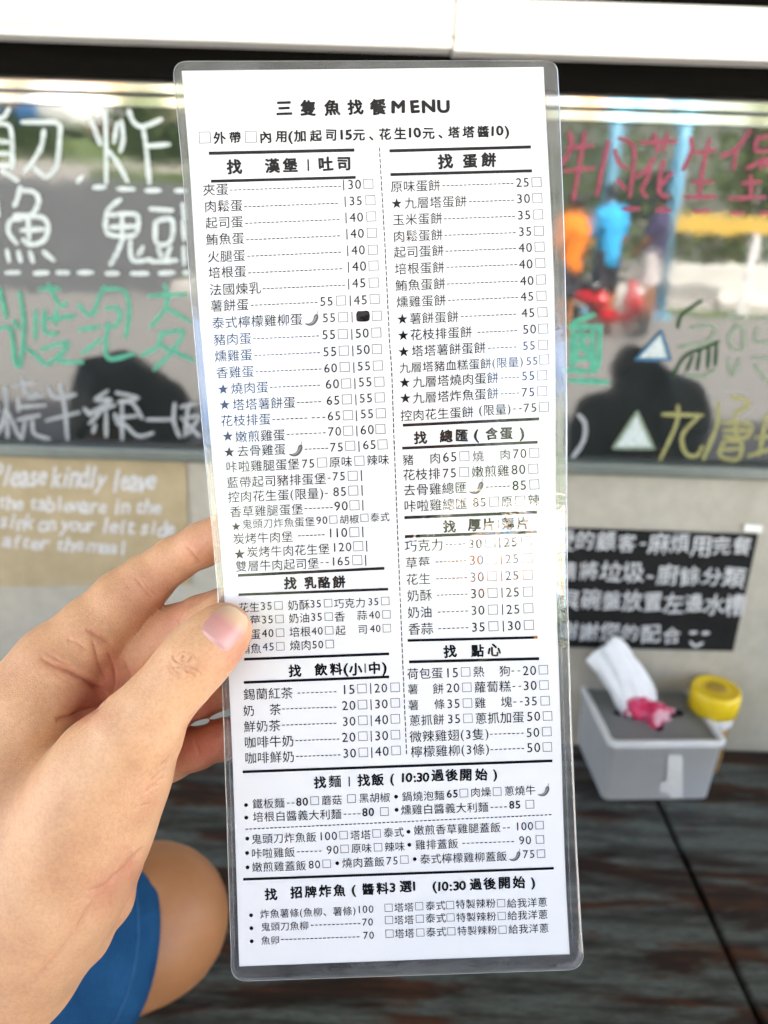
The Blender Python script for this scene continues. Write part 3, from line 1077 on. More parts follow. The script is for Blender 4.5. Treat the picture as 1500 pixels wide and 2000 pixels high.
def outer_loop():
    """clockwise loop of (px, py) of the pouch, and for each the matching paper edge point"""
    top = lambda x: 119.5 + (118 - 119.5) * (x - 340) / 750
    bot = lambda x: 1917 + (1893.5 - 1917) * (x - 453) / 687
    out = []
    rad = {'tl': 30, 'tr': 26, 'br': 34, 'bl': 30}
    def corner(c, a, b_, r):
        """c corner, a and b unit directions along the edges away from c"""
        pts = []
        p1 = c + a * r; p2 = c + b_ * r
        for j in range(9):
            t = j / 8
            pts.append((1 - t) ** 2 * p1 + 2 * t * (1 - t) * c * 1.0 + t ** 2 * p2)
        return pts
    V2 = lambda x, y: Vector((x, y, 0))
    tl = V2(interp(OL, 119), top(337)); tr_ = V2(interp(OR, 118), top(1089)); br_ = V2(interp(OR, 1893), bot(1140)); bl_ = V2(interp(OL, 1917), bot(453))
    def edge(fn, a, b_, k): return [fn(a + (b_ - a) * j / k) for j in range(1, k)]
    d = lambda p, q: (q - p).normalized()
    L_ = []
    L_ += corner(tl, d(tl, bl_), d(tl, tr_), rad['tl'])
    L_ += edge(lambda x: V2(x, top(x)), tl.x + rad['tl'], tr_.x - rad['tr'], 24)
    L_ += corner(tr_, d(tr_, tl), d(tr_, br_), rad['tr'])
    L_ += edge(lambda y: V2(interp(OR, y), y), tr_.y + rad['tr'], br_.y - rad['br'], 60)
    L_ += corner(br_, d(br_, tr_), d(br_, bl_), rad['br'])
    L_ += edge(lambda x: V2(x, bot(x)), br_.x - rad['br'], bl_.x + rad['bl'], 24)
    L_ += corner(bl_, d(bl_, br_), d(bl_, tl), rad['bl'])
    L_ += edge(lambda y: V2(interp(OL, y), y), bl_.y - rad['bl'], tl.y + rad['tl'], 60)
    return L_
OLP = outer_loop()
def paper_edge_near(p):
    x, y = p.x, p.y
    yb = lambda x_: 1888 + (1864 - 1888) * (x_ - 467) / 647
    yt = lambda x_: 138 + (130.5 - 138) * (x_ - 354) / 708
    yc = min(max(y, yt(x) + 0), yb(x))
    xc = min(max(x, interp(PL, yc)), interp(PR, yc))
    yc = min(max(yc, yt(xc)), yb(xc))
    return Vector((xc, yc, 0))
IN = [paper_edge_near(p) for p in OLP]
K = len(OLP)
vs = []; fs = []
rows = [0.0, 0.22, 0.5, 0.8, 1.0]
TH = [0.00005, 0.0001, 0.0001, 0.0001, 0.00004]
for side in (1, -1):
    for f_, th in zip(rows, TH):
        for p, q in zip(OLP, IN):
            m_ = q + (p - q) * f_
            if f_ == 0.0: m_ = q - (p - q) * 0.02
            vs.append(on_sheet(m_.x, m_.y, side * th + (0.00004 if f_ == 0 and side == 1 else 0)))
nr = len(rows)
for sd in (0, 1):
    for r_ in range(nr - 1):
        for i in range(K):
            a = sd * nr * K + r_ * K + i; b_ = sd * nr * K + r_ * K + (i + 1) % K
            q = (a, b_, b_ + K, a + K)
            fs.append(q if sd == 0 else q[::-1])
for i in range(K):
    a = (nr - 1) * K + i; b_ = (nr - 1) * K + (i + 1) % K
    fs.append((a, b_, b_ + nr * K, a + nr * K))
mesh_obj('clear_pouch', vs, fs, m_film, mroot, True)
# bright cut edge of the film
m_edge, n, l, b = new_mat('film_edge')
b.inputs['Base Color'].default_value = (0.62, 0.64, 0.62, 1); b.inputs['Roughness'].default_value = 0.25
b.inputs['Alpha'].default_value = 0.45
mb = MB(); vs = []
for i, p in enumerate(OLP):
    t = (OLP[(i + 1) % K] - OLP[i - 1]).normalized(); a = Vector((-t.y, t.x, 0))
    w = 0.55
    vs += [on_sheet(p.x + a.x * w, p.y + a.y * w, 0.00008), on_sheet(p.x - a.x * w, p.y - a.y * w, 0.00008)]
fs = [(2 * i, 2 * i + 1, (2 * i + 3) % (2 * K), (2 * i + 2) % (2 * K)) for i in range(K)]
mb.add(vs, fs); mb.build('pouch_edge', m_edge, mroot, True)
# welded seam beside the paper, seen as a thin bright line down both long sides
mb = MB()
for tabO, tabP, fr_ in ((OL, PL, .45), (OR, PR, .30)):
    ys = np.linspace(160, 1850, 90); vs = []; fs = []
    for i, y in enumerate(ys):
        xo = interp(tabO, y); xp = interp(tabP, y); x = xp + (xo - xp) * fr_ + 0.8 * math.sin(y * .013)
        vs += [on_sheet(x - .5, y, .00016), on_sheet(x + .5, y, .00016)]
        if i: fs.append((2 * i - 2, 2 * i - 1, 2 * i + 1, 2 * i))
    mb.add(vs, fs)
m_seam, n, l, b = new_mat('welded_seam')
b.inputs['Base Color'].default_value = (0.7, 0.72, 0.7, 1); b.inputs['Alpha'].default_value = 0.32; b.inputs['Roughness'].default_value = 0.2
mb.build('pouch_seam', m_seam, mroot)

# ---------------- the printing; every piece is (string, x from, x to, y centre) in photo pixels
OFF = 0.00007
_pn = [0]
def nxt():
    _pn[0] += 1
    return OFF + 0.0000006 * (_pn[0] % 40)
def slope_at(x, y):
    if x > 765 and 300 < y < 1500:
        return float(np.interp(y, [300, 360, 590, 700, 800, 900, 1100, 1300, 1500], [-.030, -.034, -.043, -.052, -.060, -.045, -.040, -.036, -.036]))
    return float(np.interp(y, [200, 270, 360, 500, 900, 1100, 1300, 1850], [-.010, -.024, -.036, -.045, -.044, -.040, -.036, -.036]))
def put_glyph(mb, ch, cx, cy, em, sl, bold=0.0, sxf=1.0, rot=0.0, base=None, dy=0.0):
    vs, fs = glyph(ch)
    if not len(vs): return
    x0, x1 = vs[:, 0].min(), vs[:, 0].max()
    mid = (x0 + x1) / 2 if not is_cjk(ch) else 0.5
    if base is None: base = .385 if is_cjk(ch) else (.34 if ch not in '()|' else .30)
    off = nxt()
    c_, s_ = math.cos(rot), math.sin(rot)
    L_ = []
    ha, hb = rng.uniform(0, 6.28), rng.uniform(0, 6.28)
    hw_ = .011 if bold > .02 else 0.0                                # the brush hand wavers a little
    for gx0, gy0 in vs:
        gx = gx0 + hw_ * math.sin(gy0 * 7 + ha); gy = gy0 + hw_ * 1.2 * math.sin(gx0 * 6 + hb)
        lx = (gx - mid) * em * sxf; ly = (gy - base) * em
        lx, ly = lx * c_ - ly * s_, lx * s_ + ly * c_
        L_.append((cx + lx - ly * 0.03, cy - ly + sl * lx + dy))     # the print leans with the sheet
    n_b = 1 if bold <= 0.005 else 6
    for kb in range(n_b):                                            # heavier hand: overprinted a hair apart
        ox, oy = (0, 0) if n_b == 1 else (bold * em * math.cos(kb * math.pi / 3), bold * em * math.sin(kb * math.pi / 3))
        mb.add([on_sheet(x + ox, y + oy, off + kb * 0.0000045) for x, y in L_], fs)
def line_text(mb, s, x0, x1, yc, em=None, bold=0.0, font_w=None):
    ws = [cw(c) for c in s]; tot = sum(ws)
    cell = (x1 - x0) / (tot - 0.05)
    e = em or cell * 0.985
    sl = slope_at((x0 + x1) / 2, yc); a = 0; xm = (x0 + x1) / 2
    for c, w in zip(s, ws):
        cx = x0 + (a + w / 2 - 0.025) * cell; a += w
        if c in ' 　': continue
        put_glyph(mb, c, cx, yc + sl * (cx - xm), e, sl, bold)
def quad(mb, x0, x1, yc, h, sl, off=None):
    off = off or nxt(); n_ = max(1, int((x1 - x0) / 25)); vs = []; fs = []; xm = (x0 + x1) / 2
    for i in range(n_ + 1):
        x = x0 + (x1 - x0) * i / n_; y = yc + sl * (x - xm)
        vs += [on_sheet(x, y - h / 2, off), on_sheet(x, y + h / 2, off)]
        if i: fs.append((2 * i - 2, 2 * i - 1, 2 * i + 1, 2 * i))
    mb.add(vs, fs)
def vquad(mb, xa, ya, xb, yb, w):
    off = nxt(); n_ = max(1, int((yb - ya) / 30)); vs = []; fs = []
    for i in range(n_ + 1):
        t = i / n_; x = xa + (xb - xa) * t; y = ya + (yb - ya) * t
        vs += [on_sheet(x - w / 2, y, off), on_sheet(x + w / 2, y, off)]
        if i: fs.append((2 * i - 2, 2 * i - 1, 2 * i + 1, 2 * i))
    mb.add(vs, fs)
def dashes(mb, x0, x1, yc, pitch=8.4, dl=5.4, h=1.7):
    n_ = max(1, round((x1 - x0 + (pitch - dl)) / pitch)); sl = slope_at((x0 + x1) / 2, yc); xm = (x0 + x1) / 2
    p = (x1 - x0 - dl) / max(n_ - 1, 1)
    for i in range(n_):
        x = x0 + i * p
        quad(mb, x, x + dl, yc + sl * (x + dl / 2 - xm) + 1.5, h, sl)
def box_mark(mb, cx, cy, s, lw=1.05):
    sl = slope_at(cx, cy); h = s / 2; off = nxt()
    def q(x, y): return on_sheet(cx + x + .045 * y, cy + y + sl * x, off)
    for a, b_ in (((-h, -h), (h, -h + lw)), ((-h, h - lw), (h, h)), ((-h, -h + lw), (-h + lw, h - lw)), ((h - lw, -h + lw), (h, h - lw))):
        mb.add([q(a[0], a[1]), q(b_[0], a[1]), q(b_[0], b_[1]), q(a[0], b_[1])], [(3, 2, 1, 0)])
def star(mb, cx, cy, r):
    off = nxt(); vs = [on_sheet(cx, cy, off)]
    for i in range(10):
        a = -math.pi / 2 + i * math.pi / 5 - .04; q = r if i % 2 == 0 else r * .40
        vs.append(on_sheet(cx + q * math.cos(a), cy + q * math.sin(a), off))
    mb.add(vs, [(0, 1 + (i + 1) % 10, 1 + i) for i in range(10)])
def dot(mb, cx, cy, r):
    off = nxt(); mb.add([on_sheet(cx + r * math.cos(-i * math.pi / 8), cy + r * math.sin(-i * math.pi / 8), off) for i in range(16)], [tuple(range(16))])

B_text, B_head, B_box, B_bar = MB(), MB(), MB(), MB()
CHILI = []
def put(rows, boxs=19):
    for line in rows.strip().split('\n'):
        for it in line.split(';'):
            f = [q.strip() for q in it.strip('\n ').split('|')] if '||' not in it else [q.strip() for q in it.split('||')]
            if not f[0]: continue
            s = f[0]; a = [float(q) for q in f[1:]]
            if s == '#': box_mark(B_box, a[0], a[1], a[2] if len(a) > 2 else boxs)
            elif s == '-': dashes(B_text, a[0], a[1], a[2])
            elif s == '!': vquad(B_text, a[0] - .2, a[1] - 10.5, a[0] + .5, a[1] + 10.5, 1.8)
            elif s == '*': star(B_text, a[0], a[1], 11.0 if len(a) < 3 else a[2])
            elif s == '.': dot(B_text, a[0], a[1], 3.8)
            elif s == '~': CHILI.append(a)
            elif s[0] == '^': line_text(B_text, s[1:], a[0], a[1], a[2], a[3] if len(a) > 3 else None, 0.018)
            else: line_text(B_text, s, a[0], a[1], a[2], a[3] if len(a) > 3 else None, 0.004)
put('''
夾蛋|396|446|370;-|449|666|366;!|671|361.5;30|678|706|360.3;#|719.5|359
肉鬆蛋|399|474|402;-|477|660|399;!|674|394;35|681|708|392.3;#|723.5|391
起司蛋|401|475|434;-|479|663|431;!|675.7|425.7;40|682|710|424.3;#|725|422.8
鮪魚蛋|402|477|466.3;-|481|664|463;!|677.5|457.5;40|683.5|711.5|456;#|726.3|454.8
火腿蛋|405|479|500;-|483|666|495;!|679|490;40|685.5|713.5|488.4;#|728.4|487.8
培根蛋|407|481|531;-|485|668|527.5;!|680.3|522;40|687|716|520;#|729.6|518.8
法國煉乳|409|510|564;-|513|674|559;!|680.8|555;45|687|715|552.8;#|730|552
薯餅蛋|411|486|596;-|490|620|592;55|624|651|588.6;#|666|587;!|684|587.5;45|690|718|586;#|731.8|584
泰式檸檬雞柳蛋|414|591|627;~|609|622|1;55|629|656|620.6;#|670|619.5;!|687.5|619.5;#|736|616.8
豬肉蛋|417|491|662;-|494|623|657.5;55|628|656|653.6;#|669.5|652.5;!|687|653;50|693|721|650.8;#|735|649.6
燻雞蛋|419|493|694;-|497|625|690;55|630|658|686.7;#|671.6|685;!|689|685.5;50|695|723|683;#|736|681.8
香雞蛋|422|496|726.5;-|499|628|722;60|632|659|718.9;#|673.2|716.8;!|691|718;55|697|724|715;#|738|714
*|436|760.5;燒肉蛋|451|524|757;-|527|625|753;60|635|663|750;#|676|749;!|693|749.5;55|699|727|746;#|741|745.6
*|438.8|791;塔塔薯餅蛋|454|577|788;-|580|627|784;65|637|664|782;#|677.6|780;!|695|781;55|701|728|777.6;#|741.7|776.3
花枝排蛋|431|529|820;-|532|600|816.5;-|609|635|814;65|639|666|812.2;#|679.5|811;!|696|812;55|703|730|808.2;#|743.8|807.2
*|445|852.5;嫩煎雞蛋|459|557|851;-|560|636|845.5;70|640|667|842.7;#|680|841.3;!|697|842;60|703|731|839.3;#|743|838
*|447.8|883.5;去骨雞蛋|463|558|879;~|578|877|1;-|595|641|875;75|644|671|873.4;#|684|870.8;!|701|872;65|708|735|868.8;#|747.2|868
咔啦雞腿蛋堡|441|585|909;75|589|615|905.4;#|629|903.4;原味|643|688|902;#|702|900;辣味|716|760|898
藍帶起司豬排蛋堡|443|637|938.4;-|640|646|932.5;75|649|675|930.2;#|689|929.4;!|705.8|929
控肉花生蛋(限量)|445|632|967;-|635|641|962;85|650|677|960.2;#|690|958.2;!|707|958
香草雞腿蛋堡|449|592|997;-|595|650|991;90|652|680|988.3;#|692.3|986.8;!|708.5|987
*|461|1028.8|9.5;鬼頭刀炸魚蛋堡|473|615|1021;90|617|640|1016.3;#|651|1014.8|15.5;胡椒|663|701|1014;#|711.8|1011.3|15.5;泰式|723|761|1009.8
炭烤牛肉堡|455|572|1050;-|582|634|1044;110|640|679|1040.6;#|692|1039.3;!|708.5|1039
*|468|1082.8;炭烤牛肉花生堡|482|644|1075;120|648|687|1068.6;#|699.6|1066.8;!|716|1067
雙層牛肉起司堡|460|623|1103;-|626|642|1097.5;165|646|684|1096.2;#|697.7|1094;!|714|1094.5
花生|466|507|1186;35|508|532|1183.6;#|544|1182.6|16;奶酥|562|605|1181.5;35|605|628|1179.2;#|640.8|1178|16;巧克力|652|714|1177.8;35|718|740|1175.2;#|752.5|1173.8|16
草莓|466|509|1212;35|510|534|1210;#|546|1209|16;奶油|564|605|1207;35|606|630|1205;#|642|1204.5|16;香|653|674|1204;蒜|697|717|1201.6;40|720|743|1201;#|754.8|1200|16
雞蛋|466|509|1239;40|511|535|1236.7;#|547|1235.8|16;培根|565|607|1233.8;40|608|631|1232.4;#|643|1231.2|16;起|655|675|1231;司|699|718|1229;40|722|744|1227.8;#|755.6|1227|16
鮪魚|468|510|1266.6;45|512|536|1263.2;#|547.5|1262.4|16;燒肉|566|608|1260;50|609|632|1259;#|644|1258|16
錫蘭紅茶|475|572|1354.7;-|581|657|1351;15|667|694|1346.6;#|707|1344.8|18;!|724|1345;20|730|757|1344;#|771.6|1342.4|18
奶|475|497|1388;茶|526|549|1385.5;-|551|657|1381.5;20|667|695|1378;#|708|1376.2|18;!|724.6|1376.5;30|731|758|1375;#|772|1372.8|18
鮮奶茶|476|548|1418;-|551|657|1413;30|668|695|1409;#|708.7|1407|18;!|725|1407.5;40|731|759|1405.8;#|772.2|1404|18
咖啡牛奶|477|574|1448.4;-|577|663|1443.5;20|667|695|1440;#|708.7|1438|18;!|725|1438;30|731|759|1437;#|772.4|1435|18
咖啡鮮奶|478|575|1479;-|578|665|1474.5;30|669|696|1471.2;#|709.7|1469.5|18;!|726|1470;40|732|760|1467.4;#|773.6|1465.8|18
.|480.6|1572.5;鐵板麵|493|556|1569;-|560|575|1567;^80|578|602|1566;#|614.5|1563.8|16.5;蘑菇|628|668|1562.6;#|686.5|1560|16.5;黑胡椒|701|762|1558;.|773.6|1556;鍋燒泡麵|785|868|1554.5;^65|872|895|1550.3;#|906|1549|16.5;肉燥|919|959|1547;#|971|1546|16.5;蔥燒牛|985|1046|1544;~|1062|1543|.85
.|481|1597;培根白醬義大利麵|494|667|1592.7;-|671|704|1588.5;^80|707|731|1586.2;#|750.7|1585|16.5;.|774.5|1581.8;燻雞白醬義大利麵|783|954|1579;-|958|990|1575;^85|994|1017|1571.8;#|1035|1571|16.5
.|483|1638;鬼頭刀炸魚飯|491|618|1636.7;100|622|659|1633;#|671|1631|16;塔塔|684|724|1630.6;#|735.4|1627.8|16;泰式|749|789|1625.6;.|797.8|1624.6;嫩煎香草雞腿蓋飯|808|978|1618.7;-|982|996|1615.5;100|1006|1042|1613.8;#|1053.8|1611.6|16
.|482.5|1666;咔啦雞飯|491|576|1665.6;-|580|628|1661.5;90|637|662|1660;#|673|1658|16;原味|686|726|1656.5;#|738.4|1654.8|16;辣味|751|791|1653.5;.|799.5|1650;雞排蓋飯|811|895|1648.8;-|903|1004|1644;90|1013|1038|1641.2;#|1054.7|1639.6|16
.|483.5|1694;嫩煎雞蓋飯|492|598|1692;80|602|626|1688.5;#|638|1687|16;.|658.7|1686;燒肉蓋飯|668|751|1684;75|754|778|1681.2;#|789.8|1679|16;.|810|1678;泰式檸檬雞柳蓋飯|820|990|1675;~|1005.7|1670|.82;75|1021|1045|1668.2;#|1056.7|1667.4|16
.|490.4|1787.7;炸魚薯條(魚柳、薯條)|508|695|1782;100|697|730|1776;#|759|1773|15.5;塔塔|770|808|1772;#|818.7|1770|15.5;泰式|831|870|1768.6;#|879|1767.8|15.5;特製辣粉|890|968|1765;#|978.7|1764|15.5;給我洋蔥|990|1069|1763
.|491|1812.8;鬼頭刀魚柳|510|603|1809;-|607|704|1804;70|707|729|1801;#|759.8|1797|15.5;塔塔|770|808|1796.5;#|820|1794.6|15.5;泰式|831|871|1793;#|880|1792|15.5;特製辣粉|891|969|1790.6;#|980|1789|15.5;給我洋蔥|991|1070|1787
.|491.7|1838.5;魚卵|510|546|1836.5;-|549|702|1831;70|709|731|1826.8;#|760.8|1823.6|15.5;塔塔|771|809|1823;#|821|1821.5|15.5;泰式|832|872|1820;#|881.5|1819|15.5;特製辣粉|893|971|1817;#|981.6|1815.8|15.5;給我洋蔥|993|1072|1813.7
''')
put('''
原味蛋餅|763|860|363;-|864|1003|359;25|1007|1034|356.3;#|1048|355.8
*|774.8|397.8;九層塔蛋餅|790|912|394.6;-|916|1004|391;30|1008|1036|388;#|1049.5|387
玉米蛋餅|767|864|427.6;-|867|1006|423.5;35|1010|1037|420;#|1051|418.8
肉鬆蛋餅|768|865|460;-|868|1007|455.5;35|1012|1039|452.2;#|1052.6|450.8
起司蛋餅|769|867|490.6;-|870|1008|486.5;40|1012|1040|483.7;#|1053.9|482
培根蛋餅|771|868|523.4;-|872|1010|518;40|1013|1041|515.8;#|1055.3|513.8
鮪魚蛋餅|772|870|555.6;-|873|1011|550.5;40|1015|1043|548.2;#|1056.5|546
燻雞蛋餅|774|871|587.8;-|875|1012|582.3;45|1016|1043|579;#|1057.6|577.8
*|786|623.6;薯餅蛋餅|800|896|620;-|900|1008|614.5;45|1018|1045|611;#|1059.5|609.8
*|787.6|655.2;花枝排蛋餅|801|922|650.8;-|933|1010|646;50|1020|1048|643;#|1061|642
*|788.5|687.4;塔塔薯餅蛋餅|804|949|682;-|953|1009|677.5;55|1020|1046|675;#|1060.8|673.6
九層塔豬血糕蛋餅(限量)|780|1022|712.4;55|1027|1051|705;#|1063|702.2
*|790.5|747.6;九層塔燒肉蛋餅|806|974|741.8;-|978|1014|736;55|1018|1045|734;#|1059|733
*|791.8|778.2;九層塔炸魚蛋餅|806|974|772.6;-|978|1014|767;75|1018|1045|766;#|1059|764
控肉花生蛋餅|782|925|808;(限量)|935|998|800;-|1002|1019|797;75|1022|1049|796.4;#|1062.3|794.6
豬|786|808|898;肉|839|861|894.7;65|864|893|892.5;#|907|891;燒|923|945|890.7;肉|976|997|887.5;70|1001|1029|886;#|1043.5|884.6
花枝排|787|860|926;75|864|892|924;#|906.4|922;嫩煎雞|921|995|920;80|998|1027|917;#|1041.6|915.6
去骨雞總匯|788|912|954.7;~|930.5|950|1.05;-|949|996|949;85|1000|1029|948;#|1043.7|946.2
咔啦雞總匯|789|913|986;85|923|950|981.2;#|965|979.8;原|979|1001|979;#|1016.3|978;辣|1031|1054|976.5
巧克力|790|866|1065;-|870|909|1061.5;30|914|942|1062;#|957.6|1060;!|976|1059.5;25|983|1011|1058.8;#|1028|1057.2
草莓|792|840|1098.7;-|851|911|1095;30|916|945|1094;#|960|1092.8;!|979|1092.5;25|986|1014|1091.5;#|1030.4|1090.2
花生|793|841|1130.7;-|852|912|1128;30|917|946|1127;#|960.8|1125.2;!|979.5|1125;25|986|1014|1124;#|1030.7|1122.8
奶酥|795|844|1162.7;-|853|913|1160;30|918|947|1159.2;#|962|1158;!|980.5|1157.5;25|987|1015|1156.6;#|1031.5|1155.6
奶油|796|844|1195.5;-|855|914|1193;30|919|947|1192;#|962.7|1190.8;!|981.5|1190.5;25|988|1016|1190;#|1032|1188
香蒜|797|846|1228;-|856|915|1225.5;35|920|948|1224.8;#|963.7|1223;!|983|1223;30|990|1018|1222;#|1033|1220.6
荷包蛋|795|865|1315;15|869|896|1314;#|909.4|1312.3|18;熱|924|946|1311.5;狗|975|997|1310.3;-|999|1016|1309;20|1020|1048|1309.8;#|1061.3|1308|18
薯|796|817|1346;餅|845|867|1345;20|871|898|1343.6;#|911.8|1342.4|18;蘿蔔糕|926|998|1341;-|1001|1018|1339;30|1021|1049|1339;#|1062.5|1338|18
薯|797|818|1377;條|848|869|1375;35|872|899|1374.4;#|913|1373.2|18;雞|927|949|1372.7;塊|978|1000|1370.7;-|1003|1021|1369.5;35|1023|1050|1369.5;#|1064.8|1368.6|18
蔥抓餅|799|868|1406;35|873|900|1404;#|913.8|1403|18;蔥抓加蛋|928|1024|1401.6;50|1028|1056|1399.2;#|1069.5|1398.4|18
微辣雞翅(3隻)|800|955|1436;-|957|1023|1431.5;50|1027|1054|1430.8;#|1068|1428.8|18
檸檬雞柳(3條)|802|956|1465.7;-|958|1024|1461.5;50|1028|1056|1460.2;#|1069|1459|18
''')
# headings in a round brush hand: (chars with x and y centre, em)
def heads(s, em, bold=0.03):
    for it in s.strip().split(';'):
        t, x, y = [q.strip() for q in it.strip().split('|')[:3]]
        e = em
        if is_cjk(t): e = em * rng.uniform(0.97, 1.05)
        put_glyph(B_head, t, float(x), float(y), e, -.03, bold, sxf=1.0 if is_cjk(t) else 1.12, rot=rng.uniform(-.045, .045))
heads('三|555|211;隻|602|210.6;魚|648.6|210;找|694|209;餐|738.5|208.6', 31, .042)
heads('M|778|208.6;E|810.5|208;N|837|207.7;U|866|207.8', 33, .05)
heads('外|429|269;帶|459|268;內|519|267.5;用|550|266;加|586.4|265;起|617|264.7;司|646.6|263;元|701|263;花|752|261.6;生|781.6|260.5;元|837|259.6;塔|886.6|258;塔|915|257.4;醬|944|256.8', 24, .028)
heads('(|567.5|267;1|667.5|263.3;5|681|263;1|801|259.2;0|815|259;1|962|255.8;0|976|255.4;)|990|256.5', 26, .036)
heads('、|732|262.5;、|867|258.5', 24, .03)
box_mark(B_box, 400, 268.6, 22.5); box_mark(B_box, 490, 267, 22.5)
heads('找|457.6|325.4;漢|531.8|323.5;堡|566.8|322.6;吐|636|320;司|671.8|319', 29, .04)
vquad(B_head, 601.8, 311, 602.2, 334, 2.8)
heads('找|869.8|315;蛋|918|313.7;餅|954.4|312', 28.5, .04)
heads('找|567|1139;乳|606|1138;酪|633|1137.3;餅|662|1136.5', 24.5, .036)
heads('找|576|1310;飲|626.6|1307.8;料|656.4|1306.6;小|694.4|1306.6;中|731.4|1304.6', 25, .036)
heads('(|675.5|1307;)|750.6|1304.8', 27, .036); vquad(B_head, 713, 1296, 713.3, 1314, 2.4)
heads('找|821|854.7;總|871.6|851.8;匯|901.6|850.4;含|960.4|846.8;蛋|989|846', 25, .036); heads('(|930.4|850;)|1019.4|846.3', 27, .036)
heads('找|878|1028;厚|926.7|1025;片|954.7|1024;薄|992|1023;片|1021|1022', 25, .036); vquad(B_head, 973.3, 1016, 973.6, 1033, 2.4)
heads('找|879|1272;點|932.8|1270.8;心|965.4|1269', 26, .036)
heads('找|625|1528;找|710.5|1523.7;飯|737.6|1522.4;過|854.6|1514;後|882|1513.4;開|910|1513;始|940|1512.6', 24, .032)
heads('麵|654|1526', 25, .008); vquad(B_head, 682, 1517, 682.3, 1536, 2.4)
heads('(|766|1521.5;1|787|1519;0|799|1518.6;:|810|1518.6;3|819.5|1518.2;0|832|1518;)|967|1512.8', 24, .036)
heads('找|529|1746.5;招|579|1742.8;牌|607|1741.6;炸|635|1740;魚|663|1739;醬|719|1736.6;料|747|1735;選|792.4|1731;過|929|1726.8;後|956.4|1725.6;開|985|1723.8;始|1013.7|1723', 24, .034)
heads('(|691|1738.3;3|766.7|1734;1|808.7|1730.6;(|849|1732;1|858|1731.5;0|869.5|1731;:|880.5|1730.8;3|891|1730.2;0|903.5|1729.8;)|1041|1724', 24, .036)
# ruled bars
def bar(x0, y0, x1, y1, h): quad(B_bar, x0, x1, (y0 + y1) / 2, h, (y1 - y0) / (x1 - x0))
for q in ((408, 299.4, 692, 293, 6.2), (412, 354, 694.8, 346.4, 5.6), (760.6, 294.6, 1037, 287, 6), (762.6, 341, 1039, 333.6, 5.8), (465, 1124, 750.6, 1110, 5.4), (465.8, 1161.6, 758, 1150.7, 5),
          (477, 1287.6, 760, 1277, 5.2), (476, 1333, 760, 1322, 5.2), (474, 1507.6, 1079, 1486, 5.2), (475, 1717.6, 1081.6, 1696, 5), (786.8, 830.6, 1053, 818, 5.6), (785.6, 875.4, 1050, 863.6, 5.4),
          (790, 1011, 1049, 1000.5, 5.6), (791, 1048, 1049, 1038.7, 5.6), (796, 1251, 1050, 1245, 5.2), (799, 1292.8, 1053, 1286.4, 5.6)):
    bar(*q)
# dashed dividers
SEP = [(288, 741), (480, 752), (665, 760.6), (721, 765), (860, 769.6), (1280, 786), (1471, 794)]
y = 288
while y < 1468:
    vquad(B_bar, interp(SEP, y), y, interp(SEP, y + 8), y + 8, 1.7); y += 11
for i in range(74):
    x = 479 + i * 8.12; t = (x - 479) / 599
    quad(B_bar, x, x + 5.4, 1619.5 + (1591 - 1619.5) * t, 1.9, -.047)
B_text.build('printed_text', m_ink, paper)
B_head.build('brush_headings', m_ink, paper)
B_box.build('tick_boxes', m_inkthin, paper)
B_bar.build('ruled_lines', m_ink, paper)
# the pale pink sticker with its blot, and the chillies
mb = MB(); o_ = 0.00005
mb.add([on_sheet(683.5, 600.5, o_), on_sheet(684.5, 643, o_), on_sheet(730.5, 641, o_), on_sheet(725.5, 599, o_)], [(0, 1, 2, 3)])
mb.build('price_sticker', print_mat('faint_pink_sticker', (0.82, 0.755, 0.755)), paper)['label'] = 'pale pink price sticker'
mb = MB(); pts = []
for i in range(40):
    a = 2 * math.pi * i / 40; e = 4.5
    x = 13.2 * math.copysign(abs(math.cos(a)) ** (2 / e), math.cos(a)); y = 10.6 * math.copysign(abs(math.sin(a)) ** (2 / e), math.sin(a))
    pts.append(on_sheet(709 + x + rng.uniform(-.5, .5), 617.5 + y - .03 * x + rng.uniform(-.5, .5), 0.0001))
mb.add(pts[::-1], [tuple(range(40))]); mb.build('marker_blot', m_ink, paper)['label'] = 'black marker blot over a price'
CH = [(-14, 9), (-12, 12), (-6, 14.2), (2, 13.5), (8, 9), (12, 2), (13, -4), (11.5, -8), (8, -8.5), (4.5, -5), (3, 1), (0, 6), (-6, 9.5), (-11, 9.6)]
HI = [(-8, 11.6), (-2, 11), (4, 7.5), (8, 1), (9.6, -4), (8, -5.5), (6, -2), (3, 4), (-2, 8.6)]
ST = [(9.2, -8.5), (10.6, -8.4), (12, -11), (11.6, -14.5), (10.4, -15.6), (10.2, -14.6), (10.6, -12), (9.8, -10)]
for cx, cy, s in CHILI:
    ob = None
    for nm, shp, m_, lift in (('chilli_icon', CH, m_chili[0], 0.00007), ('highlight', HI, m_chili[1], 0.000085), ('stem', ST, m_chili[1], 0.00008)):
        sm = smooth_line([(x, y) for x, y in shp + shp[:1]], 3)[:-1]
        mb = MB(); mb.add([on_sheet(cx + p.x * s, cy + p.y * s, lift) for p in sm], [tuple(range(len(sm)))])
        if ob is None: ob = mb.build(nm, m_, paper)
        else:
            # keep the icon one sub-part: join its tones into the same mesh
            me = ob.data; k_ = len(me.vertices)
            inv = parent_inv(paper)
            v2 = [tuple(v.co) for v in me.vertices] + [tuple(inv @ Vector(v)) for v in mb.v]
            f2 = [tuple(p.vertices) for p in me.polygons] + [tuple(i + k_ for i in f) for f in mb.f]
            mi = [p.material_index for p in me.polygons] + [len(me.materials)] * len(mb.f)
            me2 = bpy.data.meshes.new('chilli_icon'); me2.from_pydata(v2, [], f2)
            for mm in list(me.materials) + [m_]: me2.materials.append(mm)
            for p_, q_ in zip(me2.polygons, mi): p_.material_index = q_
            ob.data = me2
